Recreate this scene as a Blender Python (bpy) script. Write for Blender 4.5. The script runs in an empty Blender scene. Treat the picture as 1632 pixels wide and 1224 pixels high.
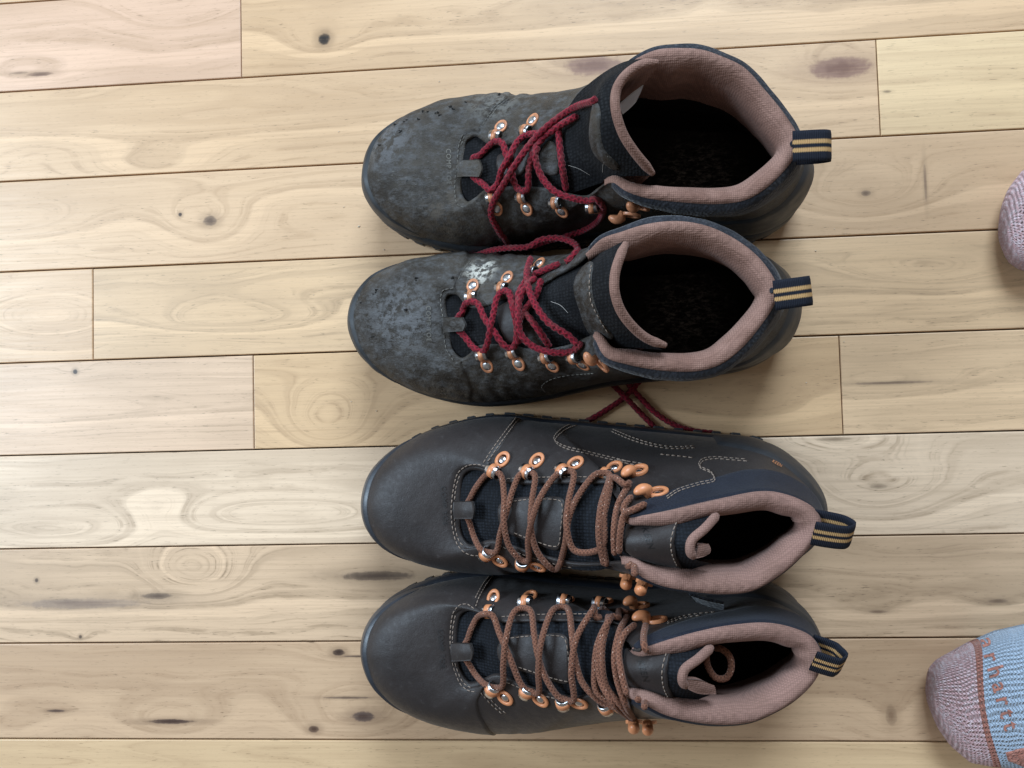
import bpy, bmesh, math, random
import numpy as np
from mathutils import Vector, Matrix
from mathutils.bvhtree import BVHTree
from mathutils.geometry import delaunay_2d_cdt

sc = bpy.context.scene
COL = sc.collection
random.seed(7)
rng = np.random.default_rng(7)

# ------------------------------------------------------------------ camera
F = 1330.0; W0, H0 = 1632.0, 1224.0
CAMH = 0.6169
ta, tb, tg = 0.0785, 0.0471, -0.02655
Rm = (Matrix.Rotation(ta, 3, 'Y') @ Matrix.Rotation(tb, 3, 'X') @ Matrix.Rotation(tg, 3, 'Z'))
cam = bpy.data.cameras.new('camera'); camo = bpy.data.objects.new('camera', cam); COL.objects.link(camo)
M4 = Rm.to_4x4(); M4.translation = (0, 0, CAMH); camo.matrix_world = M4
cam.sensor_width = 36; cam.lens = 36 * F / W0; cam.clip_start = .01; cam.clip_end = 50
sc.camera = camo

# ------------------------------------------------------------------ light
w = bpy.data.worlds.new('World'); sc.world = w; w.use_nodes = True
bg = w.node_tree.nodes['Background']; bg.inputs[0].default_value = (1.0, 0.91, 0.80, 1); bg.inputs[1].default_value = 0.205
def area(name, loc, target, sx, sy, power, col):
    l = bpy.data.lights.new(name, 'AREA'); l.shape = 'RECTANGLE'; l.size = sx; l.size_y = sy; l.energy = power; l.color = col
    o = bpy.data.objects.new(name, l); COL.objects.link(o); o.location = loc
    o.rotation_euler = (Vector(target) - Vector(loc)).to_track_quat('-Z', 'Y').to_euler()
    return o
area('window_light', (.35, 2.1, 1.75), (0, 0, 0), 1.3, 1.2, 98, (0.67, 0.835, 1.0))
area('side_window_light', (-1.9, .35, 1.35), (-.1, 0, 0), 1.0, 1.0, 58, (0.66, 0.83, 1.0))
sc.view_settings.view_transform = 'Standard'; sc.view_settings.look = 'None'
sc.view_settings.exposure = 0; sc.view_settings.gamma = 1

# ------------------------------------------------------------------ helpers
CAMP = np.array([0, 0, CAMH]); RN = np.array(Rm)
def ray(px, py):
    return RN @ np.array([(px - 816) / F, -(py - 612) / F, -1.0])
def at(px, py, z=0.0):                      # a photo point whose height z above the floor is known -> world
    d = ray(px, py); return CAMP + d * ((CAMH - z) / -d[2])
def proj(P):
    d = (np.asarray(P) - CAMP) @ RN
    return np.stack([816 + F * d[..., 0] / -d[..., 2], 612 - F * d[..., 1] / -d[..., 2]], -1)
def zoomer(ox, oy, s):
    return lambda x, y, *r: (ox + x / s, oy + y / s) + tuple(r)
AL = zoomer(540, 50, 3.4976); AR = zoomer(900, 50, 3.4978)
BL = zoomer(540, 350, 3.4976); BR = zoomer(860, 330, 3.3087)
CL = zoomer(560, 640, 3.709); CR = zoomer(940, 640, 3.5478)
DL = zoomer(560, 880, 3.709); DR = zoomer(940, 900, 3.5478)
SK = zoomer(1440, 980, 5.0156)

class Spl:                                  # Catmull-Rom curve with arc-length lookup
    def __init__(s, pts, closed=False, sub=16):
        P = np.array(pts, float); n = len(P); out = []; keys = []
        m = n if closed else n - 1
        for i in range(m):
            if closed: p0, p1, p2, p3 = P[(i - 1) % n], P[i], P[(i + 1) % n], P[(i + 2) % n]
            else:
                p1, p2 = P[i], P[i + 1]
                p0 = P[i - 1] if i > 0 else 2 * p1 - p2
                p3 = P[i + 2] if i + 2 < n else 2 * p2 - p1
            d0, d1, d2 = [max(np.linalg.norm(b - a), 1e-9) ** .5 for a, b in ((p0, p1), (p1, p2), (p2, p3))]
            m1 = (p1 - p0) / d0 - (p2 - p0) / (d0 + d1) + (p2 - p1) / d1
            m2 = (p2 - p1) / d1 - (p3 - p1) / (d1 + d2) + (p3 - p2) / d2
            m1 = m1 * d1; m2 = m2 * d1
            keys.append(len(out))
            for k in range(sub):
                t = k / sub
                out.append((2*t**3-3*t*t+1)*p1 + (t**3-2*t*t+t)*m1 + (-2*t**3+3*t*t)*p2 + (t**3-t*t)*m2)
        out.append(P[0] if closed else P[-1]); keys.append(len(out) - 1)
        s.p = np.array(out); L = np.r_[0, np.cumsum(np.linalg.norm(np.diff(s.p, axis=0), axis=1))]
        s.len = L[-1]; s.s = L / L[-1]; s.keys = s.s[keys]
    def __call__(s, t):
        t = np.asarray(t); return np.stack([np.interp(t, s.s, s.p[:, k]) for k in range(s.p.shape[1])], -1)

ORG = np.zeros(3)                           # origin of the thing being built
def mesh(name, V, Fc, mat, parent=None, smooth=True, uv=None, kind=None):
    me = bpy.data.meshes.new(name)
    top = parent
    while top is not None and top.parent is not None: top = top.parent
    V = np.asarray(V, float) - (np.array(top.location) if top is not None else 0)
    me.from_pydata(V.tolist(), [], [list(map(int, f)) for f in Fc]); 
    if smooth: me.polygons.foreach_set('use_smooth', [True] * len(me.polygons))
    if uv is not None:
        ul = me.uv_layers.new(name='UVMap'); uv = np.asarray(uv)
        idx = np.zeros(len(me.loops), int); me.loops.foreach_get('vertex_index', idx)
        ul.data.foreach_set('uv', uv[idx].astype(np.float32).ravel())
    me.materials.append(mat); me.update()
    o = bpy.data.objects.new(name, me); COL.objects.link(o)
    if parent is not None: o.parent = parent
    if kind: o['kind'] = kind
    return o
def empty(name, loc, label, cat, group=None):
    o = bpy.data.objects.new(name, None); COL.objects.link(o); o.location = loc; o.empty_display_size = .05
    o['label'] = label; o['category'] = cat
    if group: o['group'] = group
    return o
def gridf(n, m, closed=False, base=0):
    f = []
    for i in range(n if closed else n - 1):
        for j in range(m - 1):
            a = i * m + j; b = ((i + 1) % n) * m + j
            f.append((base + a, base + b, base + b + 1, base + a + 1))
    return f
def tube(path, r, nseg=10, cap=True, relief=None):
    P = np.asarray(path, float); n = len(P)
    T = np.gradient(P, axis=0); T /= np.linalg.norm(T, axis=1)[:, None] + 1e-12
    N = np.zeros_like(P); ref = np.array([0, 0, 1.0])
    v = ref - T[0] * (ref @ T[0])
    if np.linalg.norm(v) < 1e-3: v = np.array([1.0, 0, 0]) - T[0] * T[0][0]
    N[0] = v / np.linalg.norm(v)
    for i in range(1, n):
        v = N[i-1] - T[i] * (N[i-1] @ T[i]); N[i] = v / (np.linalg.norm(v) + 1e-12)
    Bn = np.cross(T, N); L = np.r_[0, np.cumsum(np.linalg.norm(np.diff(P, axis=0), axis=1))]
    th = np.arange(nseg) / nseg * 2 * np.pi
    R = np.broadcast_to(np.asarray(r, float).reshape(-1, 1), (n, nseg)).copy() if np.ndim(r) else np.full((n, nseg), float(r))
    if relief is not None: R = R * relief(L[:, None], th[None, :])
    V = P[:, None] + R[..., None] * (np.cos(th)[None, :, None] * N[:, None] + np.sin(th)[None, :, None] * Bn[:, None])
    f = []
    for i in range(n - 1):
        for k in range(nseg):
            k2 = (k + 1) % nseg
            f.append((i*nseg+k, i*nseg+k2, (i+1)*nseg+k2, (i+1)*nseg+k))
    V = V.reshape(-1, 3); uv = np.stack([np.repeat(L, nseg), np.tile(np.arange(nseg) / nseg, n)], -1)
    if cap:
        f.append(tuple(range(nseg - 1, -1, -1))); f.append(tuple(range((n-1)*nseg, n*nseg)))
    return V, f, uv
class Bag:
    def __init__(s): s.V = []; s.F = []; s.U = []; s.n = 0
    def add(s, V, f, uv=None):
        V = np.asarray(V); s.V.append(V); s.F += [tuple(i + s.n for i in q) for q in f]
        s.U.append(uv if uv is not None else np.zeros((len(V), 2))); s.n += len(V)
    def build(s, name, mat, parent, **k):
        return mesh(name, np.concatenate(s.V), s.F, mat, parent, uv=np.concatenate(s.U), **k)

# ------------------------------------------------------------------ materials
class NT:
    def __init__(s, name):
        s.m = bpy.data.materials.new(name); s.m.use_nodes = True; s.t = s.m.node_tree
        s.b = s.t.nodes['Principled BSDF']; s.co = None
    def n(s, typ, **kw):
        o = s.t.nodes.new(typ)
        for k, v in kw.items():
            if k.startswith('i_'):
                key = k[2:]; o.inputs[int(key) if key.isdigit() else key].default_value = v
            else: setattr(o, k, v)
        return o
    def l(s, a, b): s.t.links.new(a, b)
    def coord(s, out='Object', scale=(1, 1, 1), loc=(0, 0, 0), rot=(0, 0, 0)):
        if s.co is None: s.co = s.n('ShaderNodeTexCoord')
        mp = s.n('ShaderNodeMapping'); s.l(s.co.outputs[out], mp.inputs[0])
        mp.inputs['Scale'].default_value = scale; mp.inputs['Location'].default_value = loc; mp.inputs['Rotation'].default_value = rot
        return mp.outputs[0]
    def noise(s, vec, scale, detail=4, rough=.55, dist=0):
        o = s.n('ShaderNodeTexNoise'); s.l(vec, o.inputs['Vector']); o.inputs['Scale'].default_value = scale
        o.inputs['Detail'].default_value = detail; o.inputs['Roughness'].default_value = rough; o.inputs['Distortion'].default_value = dist
        return o.outputs['Fac']
    def math(s, op, a, b=None, c=None, clamp=False):
        o = s.n('ShaderNodeMath', operation=op); o.use_clamp = clamp
        for i, x in enumerate((a, b, c)):
            if x is None: continue
            if isinstance(x, (int, float)): o.inputs[i].default_value = x
            else: s.l(x, o.inputs[i])
        return o.outputs[0]
    def ramp(s, fac, lo, hi, a=0.0, b=1.0):
        o = s.n('ShaderNodeMapRange', interpolation_type='SMOOTHSTEP'); s.l(fac, o.inputs[0])
        o.inputs[1].default_value = lo; o.inputs[2].default_value = hi; o.inputs[3].default_value = a; o.inputs[4].default_value = b
        return o.outputs[0]
    def mix(s, fac, a, b, mode='MIX'):
        o = s.n('ShaderNodeMix', data_type='RGBA', blend_type=mode)
        for i, x in ((0, fac), (6, a), (7, b)):
            if isinstance(x, (int, float)): o.inputs[i].default_value = x
            elif isinstance(x, (tuple, list)): o.inputs[i].default_value = (*x[:3], 1)
            else: s.l(x, o.inputs[i])
        return o.outputs[2]
    def bump(s, h, strength, dist=.001, nrm=None):
        o = s.n('ShaderNodeBump'); s.l(h, o.inputs['Height']); o.inputs['Strength'].default_value = strength; o.inputs['Distance'].default_value = dist
        if nrm is not None: s.l(nrm, o.inputs['Normal'])
        return o.outputs[0]
    def out(s, color=None, rough=None, normal=None, metal=None, spec=None, sheen=None):
        for k, v in (('Base Color', color), ('Roughness', rough), ('Normal', normal), ('Metallic', metal), ('Specular IOR Level', spec), ('Sheen Weight', sheen)):
            if v is None: continue
            if isinstance(v, (int, float)): s.b.inputs[k].default_value = v
            elif isinstance(v, (tuple, list)): s.b.inputs[k].default_value = (*v[:3], 1)
            else: s.l(v, s.b.inputs[k])
        return s.m
def fabric(name, c1, c2, scale=700, bumps=.6, rough=.9, sheen=.0, blot=30, rnd=1.0, deep=.55, lump=0):
    t = NT(name); co = t.coord()
    v = t.n('ShaderNodeTexVoronoi', feature='F1'); t.l(co, v.inputs['Vector']); v.inputs['Scale'].default_value = scale; v.inputs['Randomness'].default_value = rnd
    n = t.noise(co, blot, 4); n2 = t.noise(co, 1500, 2)
    c = t.mix(t.ramp(n, .35, .65), c1, c2)
    c = t.mix(t.ramp(v.outputs['Distance'], .1, .7, 0, deep), c, tuple(x * .35 for x in c1))
    h = v.outputs['Distance']
    nb = t.bump(t.noise(co, 95, 4, .55), min(1, lump), .0022) if lump else None
    return t.out(c, rough, t.bump(h, bumps, -.0006, nb), sheen=sheen, spec=.2)
def leather_new():
    t = NT('smooth_brown_leather'); co = t.coord()
    n = t.noise(co, 35, 5); f = t.noise(co, 1400, 3); p = t.noise(co, 260, 3)
    c = t.mix(t.ramp(n, .3, .7), (.0165, .0122, .0115), (.0255, .0195, .0182))
    c = t.mix(t.ramp(p, .62, .75, 0, .35), c, (.06, .052, .05))
    h = t.math('ADD', t.math('MULTIPLY', f, .5), p)
    return t.out(c, t.ramp(p, .3, .7, .46, .56), t.bump(h, .35, .0007), spec=.33, sheen=.05)
def leather_old(name, spots, seed):
    t = NT(name); co = t.coord(loc=(seed, seed * 2, 0))
    n = t.noise(co, 20, 8, .68); m = t.noise(t.coord(scale=(1, 1.7, 1), loc=(seed, 0, 0), rot=(0, 0, .4)), 120, 9, .78); f = t.noise(co, 420, 5, .7); g = t.noise(t.coord(scale=(1, 3.5, 1), loc=(seed, 0, 0), rot=(0, 0, .6)), 130, 6, .75)
    c = t.mix(t.ramp(n, .35, .68), (.017, .0122, .008), (.056, .046, .036))
    c = t.mix(t.ramp(m, .43, .66, 0, .78), c, (.098, .098, .100))
    c = t.mix(t.ramp(f, .56, .74, 0, .55), c, (.018, .015, .013))
    c = t.mix(t.ramp(g, .60, .72, 0, .75), c, (.17, .162, .15))
    c = t.mix(t.ramp(t.noise(co, 190, 5, .65), .64, .72, 0, .9), c, (.012, .010, .009))
    geo = t.n('ShaderNodeNewGeometry')
    for (p, r, colr) in spots:
        vm = t.n('ShaderNodeVectorMath', operation='DISTANCE'); t.l(geo.outputs['Position'], vm.inputs[0]); vm.inputs[1].default_value = tuple(p)
        d = t.ramp(vm.outputs['Value'], r * .25, r, 1, 0)
        k = t.math('MULTIPLY', d, t.ramp(t.noise(co, 170, 5, .75), .45, .56))
        c = t.mix(k, c, colr)
    h = t.math('ADD', f, t.math('MULTIPLY', m, 1.6))
    return t.out(c, t.ramp(m, .35, .7, .5, .72), t.bump(h, .8, .0012), spec=.35)
def simple(name, c, rough=.6, metal=0, spec=.5, var=.25, nscale=60, bump=.15, bscale=500, rv=.1):
    t = NT(name); co = t.coord(); n = t.noise(co, nscale, 5, .6)
    col = t.mix(t.ramp(n, .3, .7), tuple(x * (1 - var) for x in c), tuple(min(1, x * (1 + var)) for x in c))
    return t.out(col, t.ramp(n, .3, .7, max(.03, rough - rv), min(1, rough + rv)), t.bump(t.noise(co, bscale, 4, .6), bump, .0005), metal, spec)
def lace_mat(name, c1, c2, fleck, braid, faded=None):
    t = NT(name); uv = t.coord('UV', scale=(1, 1, 1)); sep = t.n('ShaderNodeSeparateXYZ'); t.l(uv, sep.inputs[0])
    u, v = sep.outputs[0], sep.outputs[1]
    a = t.math('SINE', t.math('ADD', t.math('MULTIPLY', u, braid), t.math('MULTIPLY', v, 6.2832 * 4)))
    b = t.math('SINE', t.math('SUBTRACT', t.math('MULTIPLY', u, braid), t.math('MULTIPLY', v, 6.2832 * 4)))
    h = t.math('MAXIMUM', a, b)
    c = t.mix(t.ramp(h, -.2, 1), c2, c1)
    if faded is not None:
        c = t.mix(t.ramp(t.noise(t.coord(), 55, 4), .5, .72, 0, .75), c, faded)
    if fleck is not None:
        vo = t.n('ShaderNodeTexVoronoi', feature='F1'); t.l(t.coord('UV', scale=(320, 9, 1)), vo.inputs['Vector']); vo.inputs['Scale'].default_value = 1; vo.inputs['Randomness'].default_value = .8
        c = t.mix(t.ramp(vo.outputs['Distance'], .12, .19, .75, 0), c, fleck)
    return t.out(c, .85, t.bump(h, .5, .0005), spec=.2, sheen=.1)
def webbing():
    t = NT('striped_webbing'); uv = t.coord('UV'); sep = t.n('ShaderNodeSeparateXYZ'); t.l(uv, sep.inputs[0])
    v = sep.outputs[1]; u = sep.outputs[0]
    d = t.math('ABSOLUTE', t.math('SUBTRACT', t.math('ABSOLUTE', t.math('SUBTRACT', v, .5)), .13))
    wig = t.math('MULTIPLY', t.math('SINE', t.math('MULTIPLY', u, 6500)), .018)
    k = t.ramp(t.math('ADD', d, wig), .055, .075, 1, 0)
    c = t.mix(k, (.012, .014, .022), (.50, .30, .13))
    rib = t.math('SINE', t.math('MULTIPLY', u, 6500))
    return t.out(c, .85, t.bump(rib, .5, .0005), spec=.2)

M = {}
M['leather'] = leather_new()
M['navy'] = fabric('navy_softshell', (.0125, .015, .026), (.019, .022, .034), 900, .25, .75, .05)
M['navy_old'] = fabric('worn_navy_suede', (.016, .018, .026), (.036, .038, .048), 520, .8, .95, .2, 60)
M['mesh'] = fabric('black_mesh', (.0075, .009, .013), (.012, .0145, .020), 520, 1.0, .8, .0, 30, .3, .9)
M['mesh_old'] = fabric('dusty_black_mesh', (.0065, .0068, .0085), (.016, .0165, .018), 520, 1.0, .9, .0, 50, .4, .8)
M['lining'] = fabric('dusty_pink_lining', (.268, .152, .120), (.325, .185, .15), 860, .5, .9, .05, 40, .15, .45, .7)
M['lining_old'] = fabric('worn_pink_lining', (.235, .128, .098), (.33, .19, .15), 860, .6, .95, .05, 40, .15, .45, .9)
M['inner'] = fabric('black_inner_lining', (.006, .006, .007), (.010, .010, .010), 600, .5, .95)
M['footbed'] = fabric('dark_footbed', (.016, .015, .014), (.085, .08, .072), 600, .5, .95, 0, 45)
M['rubber'] = simple('black_rubber', (.018, .019, .022), .6, var=.2)
M['rubber_old'] = simple('dusty_rubber', (.022, .024, .027), .6, var=.4, nscale=90)
M['bumper'] = simple('dark_rubber_rand', (.020, .023, .030), .42, var=.15)
M['orange'] = simple('orange_coated_metal', (.60, .235, .105), .38, 0, .5, .08, 120, .05)
M['copper'] = simple('worn_copper_coating', (.50, .205, .10), .45, .1, .5, .35, 260, .2, 900)
M['steel'] = simple('polished_steel', (.62, .63, .66), .27, 1, .5, .05, 80, .03)
M['steel_old'] = simple('dull_steel', (.42, .42, .43), .33, 1, .5, .3, 300, .2, 900)
M['thread'] = simple('tan_thread', (.225, .17, .135), .9, var=.2)
M['thread_old'] = simple('dirty_thread', (.13, .12, .105), .9, var=.4)
M['lace'] = lace_mat('brown_flecked_lace', (.20, .084, .050), (.110, .044, .027), (.66, .46, .36), 2600)
M['lace_red'] = lace_mat('crimson_lace', (.215, .008, .020), (.085, .004, .010), None, 1500, (.17, .045, .045))
M['web'] = webbing()
M['tag'] = simple('white_tag', (.6, .62, .65), .6, var=.1)
M['emboss'] = simple('shaded_deboss_leather', (.006, .0055, .006), .5, var=.15)  # debossed letters: the shade of their recesses put into a darker leather colour
M['chip'] = simple('torn_leather', (.010, .009, .008), .9, var=.3)
M['crumb'] = simple('pale_crumb', (.55, .48, .38), .9)
M['hair'] = simple('pale_hair', (.5, .46, .42), .7)
M['gap'] = simple('dark_subfloor', (.02, .014, .010), .9)

# ------------------------------------------------------------------ floor
ROWW = 0.072; YL = 0.34531
def wood(name, seed, tone, dark, contrast, knots, wav=1.0, ringk=150, center=None):
    t = NT(name); r = random.Random(seed)
    co = t.coord(loc=(0, 0, 0)); sep = t.n('ShaderNodeSeparateXYZ'); t.l(co, sep.inputs[0]); x, y = sep.outputs[0], sep.outputs[1]
    ox = r.uniform(-40, 40)
    n1 = t.noise(t.coord(scale=(3.2, 11, 1), loc=(ox, r.uniform(-9, 9), 0)), 1, 3, .5)
    n2 = t.noise(t.coord(scale=(11, 40, 1), loc=(ox * 2, 3, 0)), 1, 3, .5)
    v = t.math('ADD', y, t.math('MULTIPLY', t.math('SUBTRACT', n1, .5), .060 * wav))
    v = t.math('ADD', v, t.math('MULTIPLY', t.math('SUBTRACT', n2, .5), .012 * wav))
    kmask = None
    for (kx, ky, sx, sy, amp, kd, kr, kc) in knots:
        dx = t.math('SUBTRACT', x, kx); dy = t.math('SUBTRACT', y, ky)
        q = t.math('ADD', t.math('POWER', t.math('ABSOLUTE', t.math('DIVIDE', dx, sx)), 2), t.math('POWER', t.math('ABSOLUTE', t.math('DIVIDE', dy, sy)), 2))
        g = t.math('EXPONENT', t.math('MULTIPLY', q, -1))
        v = t.math('ADD', v, t.math('MULTIPLY', g, amp))
    ring = t.n('ShaderNodeTexNoise', noise_dimensions='1D'); t.l(t.math('MULTIPLY', v, ringk), ring.inputs['W'])
    ring.inputs['Scale'].default_value = 1; ring.inputs['Detail'].default_value = 3; ring.inputs['Roughness'].default_value = .6
    broad = t.n('ShaderNodeTexNoise', noise_dimensions='1D'); t.l(t.math('MULTIPLY', v, ringk * .42), broad.inputs['W'])
    broad.inputs['Scale'].default_value = 1; broad.inputs['Detail'].default_value = 2
    fib = t.noise(t.coord(scale=(14, 520, 1), loc=(ox, 0, 0)), 1, 4, .65)
    pore = t.noise(t.coord(scale=(130, 1150, 1), loc=(ox, 5, 0)), 1, 3, .6)
    big = t.noise(t.coord(scale=(5, 16, 1), loc=(ox * 3, 1, 0)), 1, 3, .5)
    ringm = t.ramp(ring.outputs['Fac'], .46, .76)
    tonelo = tuple(a * .5 + b * .5 for a, b in zip(tone, dark))
    c = t.mix(t.ramp(big, .38, .68, 0, .55 * contrast), tone, tonelo)
    tonehi = tuple(min(.92, a * 1.12) for a in tone)
    c = t.mix(t.ramp(broad.outputs['Fac'], .56, .66, 0, .55 * contrast), c, tuple(a * .62 + b * .38 for a, b in zip(tone, dark)))
    c = t.mix(t.ramp(broad.outputs['Fac'], .46, .36, 0, .6 * contrast), c, tonehi)
    brk = t.ramp(t.noise(t.coord(scale=(26, 120, 1), loc=(ox, 2, 0)), 1, 3, .6), .36, .62)
    c = t.mix(t.math('MULTIPLY', t.math('MULTIPLY', ringm, brk), .62 * contrast, clamp=True), c, dark)
    str_ = t.noise(t.coord(scale=(4, 240, 1), loc=(ox, 7, 0)), 1, 4, .7)
    c = t.mix(t.ramp(str_, .47, .70, 0, .42 * contrast), c, tonelo)
    c = t.mix(t.ramp(fib, .42, .72, 0, .42), c, tonelo)
    pm = t.math('MULTIPLY', t.ramp(pore, .60, .68), t.math('ADD', t.math('MULTIPLY', ringm, .75), .22))
    c = t.mix(pm, c, tuple(d * .42 for d in dark))
    for (kx, ky, sx, sy, amp, kd, kr, kc) in knots:
        if kd <= 0: continue
        px_, py_ = kr if isinstance(kr, tuple) else (kr, kr)
        dn = t.noise(t.coord(loc=(ox, 0, 0)), 160, 3, .6)
        dx = t.math('DIVIDE', t.math('SUBTRACT', x, kx), px_); dy = t.math('DIVIDE', t.math('SUBTRACT', y, ky), py_)
        q = t.math('SQRT', t.math('ADD', t.math('MULTIPLY', dx, dx), t.math('MULTIPLY', dy, dy)))
        q = t.math('ADD', q, t.math('MULTIPLY', t.math('SUBTRACT', dn, .5), .7))
        c = t.mix(t.ramp(q, .9, 2.6, kd * .45, 0), c, tuple(a_ * .5 + b_ * .5 for a_, b_ in zip(dark, kc)))
        c = t.mix(t.math('MULTIPLY', t.ramp(q, .72, 1.15, kd, 0), t.ramp(fib, .25, .55, .6, 1)), c, kc)
        c = t.mix(t.ramp(q, .2, .75, kd * .75, 0), c, tuple(a_ * s__ for a_, s__ in zip(kc, (.62, .5, .45))))
    h = t.math('ADD', fib, t.math('MULTIPLY', pm, -2.0))
    return t.out(c, t.ramp(fib, .3, .7, .36, .46), t.bump(h, .08, .0005), spec=.45)

floor = mesh('floor', [(-1.3, -1.1, -.014), (1.3, -1.1, -.014), (1.3, 1.1, -.014), (-1.3, 1.1, -.014)], [(0, 1, 2, 3)], M['gap'])
floor['kind'] = 'structure'
def plank(row, x0, x1, tone, dark, contrast, knots, wav, ringk, seed):
    g = .00042 + .00025 * random.Random(seed * 3 + 1).random()
    ya, yb = YL - ROWW * (row + 1) + g, YL - ROWW * row - g
    xa, xb = x0 + .0003, x1 - .0003
    cx, cy = (xa + xb) / 2, (ya + yb) / 2; r = random.Random(seed)
    dz = r.uniform(-.00025, .0); e = .0007
    V = []
    for (ins, z) in ((0, -.0135), (0, -.0006), (e * .4, -.00015), (e, 0)):
        for (sx, sy) in ((-1, -1), (1, -1), (1, 1), (-1, 1)):
            V.append((sx * ((xb - xa) / 2 - ins), sy * ((yb - ya) / 2 - ins), z + dz))
    Fc = []
    for k in range(3):
        for i in range(4):
            j = (i + 1) % 4; Fc.append((k*4+i, k*4+j, k*4+4+j, k*4+4+i))
    Fc.append((12, 13, 14, 15))
    kk = [(kx - cx, ky - cy, *rest) for (kx, ky, *rest) in knots]
    m = wood('plank_wood', seed, tone, dark, contrast, kk, wav, ringk)
    global ORG
    ORG = np.zeros(3)
    o = mesh('plank', V, Fc, m, floor, smooth=False); o.location = (cx, cy, 0)
    return o
def K(px, py, sx=.03, sy=.016, amp=.03, dark=0.0, r=.004, col=(.06, .035, .022)):
    p = at(px, py); return (p[0], p[1], sx, sy, amp, dark, r, col)
X = lambda px, py: at(px, py)[0]
CREAM = (.68, .455, .265); PALE = (.71, .49, .295); PINK = (.68, .45, .29); TAN = (.60, .405, .265); GREY = (.70, .49, .32); GOLD = (.69, .47, .26)
DK = (.36, .215, .115); DKG = (.30, .195, .115); DKB = (.27, .15, .08)
PUR = (.21, .105, .075)
LX, RX = -1.25, 1.25
specs = [
 (0, LX, X(384, 62), PINK, DK, .8, [K(65, 118, .05, .02, .02, .75, (.011, .0017), (.16, .085, .05)), K(280, 25, .06, .03, .05), K(30, 116, .03, .01, .02, .5, (.008, .0012), (.2, .12, .07))], 1.3, 90),
 (0, X(384, 62), RX, CREAM, DK, 1.0, [K(516, 62, .03, .018, .028, .97, .0046, (.022, .016, .013)), K(800, 40, .14, .010, .012), K(1190, 60, .1, .02, .012)], .8, 150),
 (1, LX, X(1400, 138), CREAM, DK, .9, [K(1340, 108, .05, .02, .03, .85, (.023, .008), PUR), K(945, 104, .05, .02, .03, .8, (.022, .0075), PUR), K(60, 240, .05, .015, -.02), K(250, 262, .05, .016, .03), K(300, 190, .2, .012, .02)], .9, 150),
 (1, X(1400, 138), RX, (.73, .53, .31), DK, .55, [K(1414, 146, .01, .01, .0, .4, (.003, .001))], .4, 150),
 (2, LX, RX, PALE, DK, .8, [K(335, 352, .035, .022, .035, .75, (.0055, .004), (.12, .075, .05)), K(287, 342, .01, .008, .008, .9, .0016, (.04, .025, .02)), K(20, 355, .06, .016, .04), K(520, 330, .08, .02, -.03), K(1380, 308, .045, .02, .05, .6, (.0035, .0022), (.15, .10, .07)), K(1475, 290, .02, .02, .0, .5, (.0012, .014), (.2, .13, .09))], .9, 160),
 (3, LX, X(148, 500), CREAM, DK, .85, [K(110, 505, .05, .022, .07), K(20, 510, .05, .02, .05)], 1.0, 130),
 (3, X(148, 500), RX, PALE, DKG, .95, [K(375, 510, .07, .016, .06), K(290, 545, .08, .012, -.03), K(1480, 430, .07, .016, .03)], 1.1, 150),
 (4, LX, X(404, 640), GREY, DKG, .75, [K(120, 592, .02, .008, .008, .95, .0019, (.05, .033, .022)), K(30, 660, .2, .01, .02)], .5, 210),
 (4, X(404, 640), X(1341, 620), CREAM, DK, .9, [K(525, 675, .04, .026, .075), K(1200, 650, .06, .02, .02)], .8, 150),
 (4, X(1341, 620), RX, PALE, DKG, .7, [K(1420, 610, .05, .01, .02, .55, (.03, .0011), (.16, .11, .08))], .8, 150),
 (5, LX, RX, (.80, .60, .40), DKG, .95, [K(60, 845, .09, .016, .06), K(255, 822, .03, .02, -.035), K(450, 820, .09, .014, .06), K(1400, 775, .05, .026, .06, .4, (.006, .0018), (.17, .12, .08)), K(1330, 700, .04, .01, .03, .5, (.012, .0016), (.2, .14, .09))], 1.0, 120),
 (6, LX, RX, GREY, DKG, 1.35, [K(308, 905, .035, .02, .075), K(130, 962, .07, .006, .012, .5, (.05, .004), (.19, .14, .12)), K(250, 950, .012, .006, .01, .7, (.012, .0025), (.11, .075, .055)), K(600, 918, .05, .01, .02, .75, (.028, .0035), (.07, .045, .033)), K(58, 925, .01, .006, .005, .8, .0015, (.08, .05, .035)), K(128, 1015, .01, .006, .005, .8, .0014, (.08, .05, .035)), K(1590, 958, .03, .01, .01, .6, (.007, .0014), (.17, .11, .075)), K(1400, 975, .03, .01, .01, .5, (.007, .0012), (.17, .11, .075))], 1.2, 130),
 (7, LX, RX, TAN, DKB, .65, [K(540, 1040, .03, .008, .010, .95, (.0045, .0025), (.055, .032, .024)), K(575, 1046, .02, .006, .006, .8, (.014, .0007), (.11, .07, .05)), K(270, 1150, .05, .02, .04, .95, (.019, .0017), (.075, .042, .032)), K(578, 1142, .045, .020, .05, .9, (.009, .0036), (.10, .065, .055)), K(555, 1112, .045, .012, .02, .65, (.019, .0010), (.12, .08, .06)), K(500, 1162, .02, .01, .01, .85, (.0042, .0026), (.09, .05, .035)), K(90, 1133, .04, .01, .015, .85, (.007, .0011), (.10, .06, .045)), K(20, 1160, .04, .015, .03), K(1420, 1140, .02, .02, .02, .55, (.004, .007), (.24, .15, .09))], .7, 130),
 (8, LX, RX, PALE, DK, .7, [K(100, 1215, .1, .01, .03), K(450, 1195, .2, .01, -.02)], .9, 130),
]
seed = 11
for s_ in specs:
    row, x0, x1, tone, dark, con, kn, wav, rk = s_
    con *= 1.3; vr = random.Random(seed); f_ = vr.uniform(.95, 1.05); tone = (tone[0] * f_, tone[1] * f_ * vr.uniform(.965, 1.0), tone[2] * f_ * vr.uniform(.93, 1.05))
    plank(row, x0, x1, tone, dark, con, kn, wav, rk, seed); seed += 5
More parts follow.
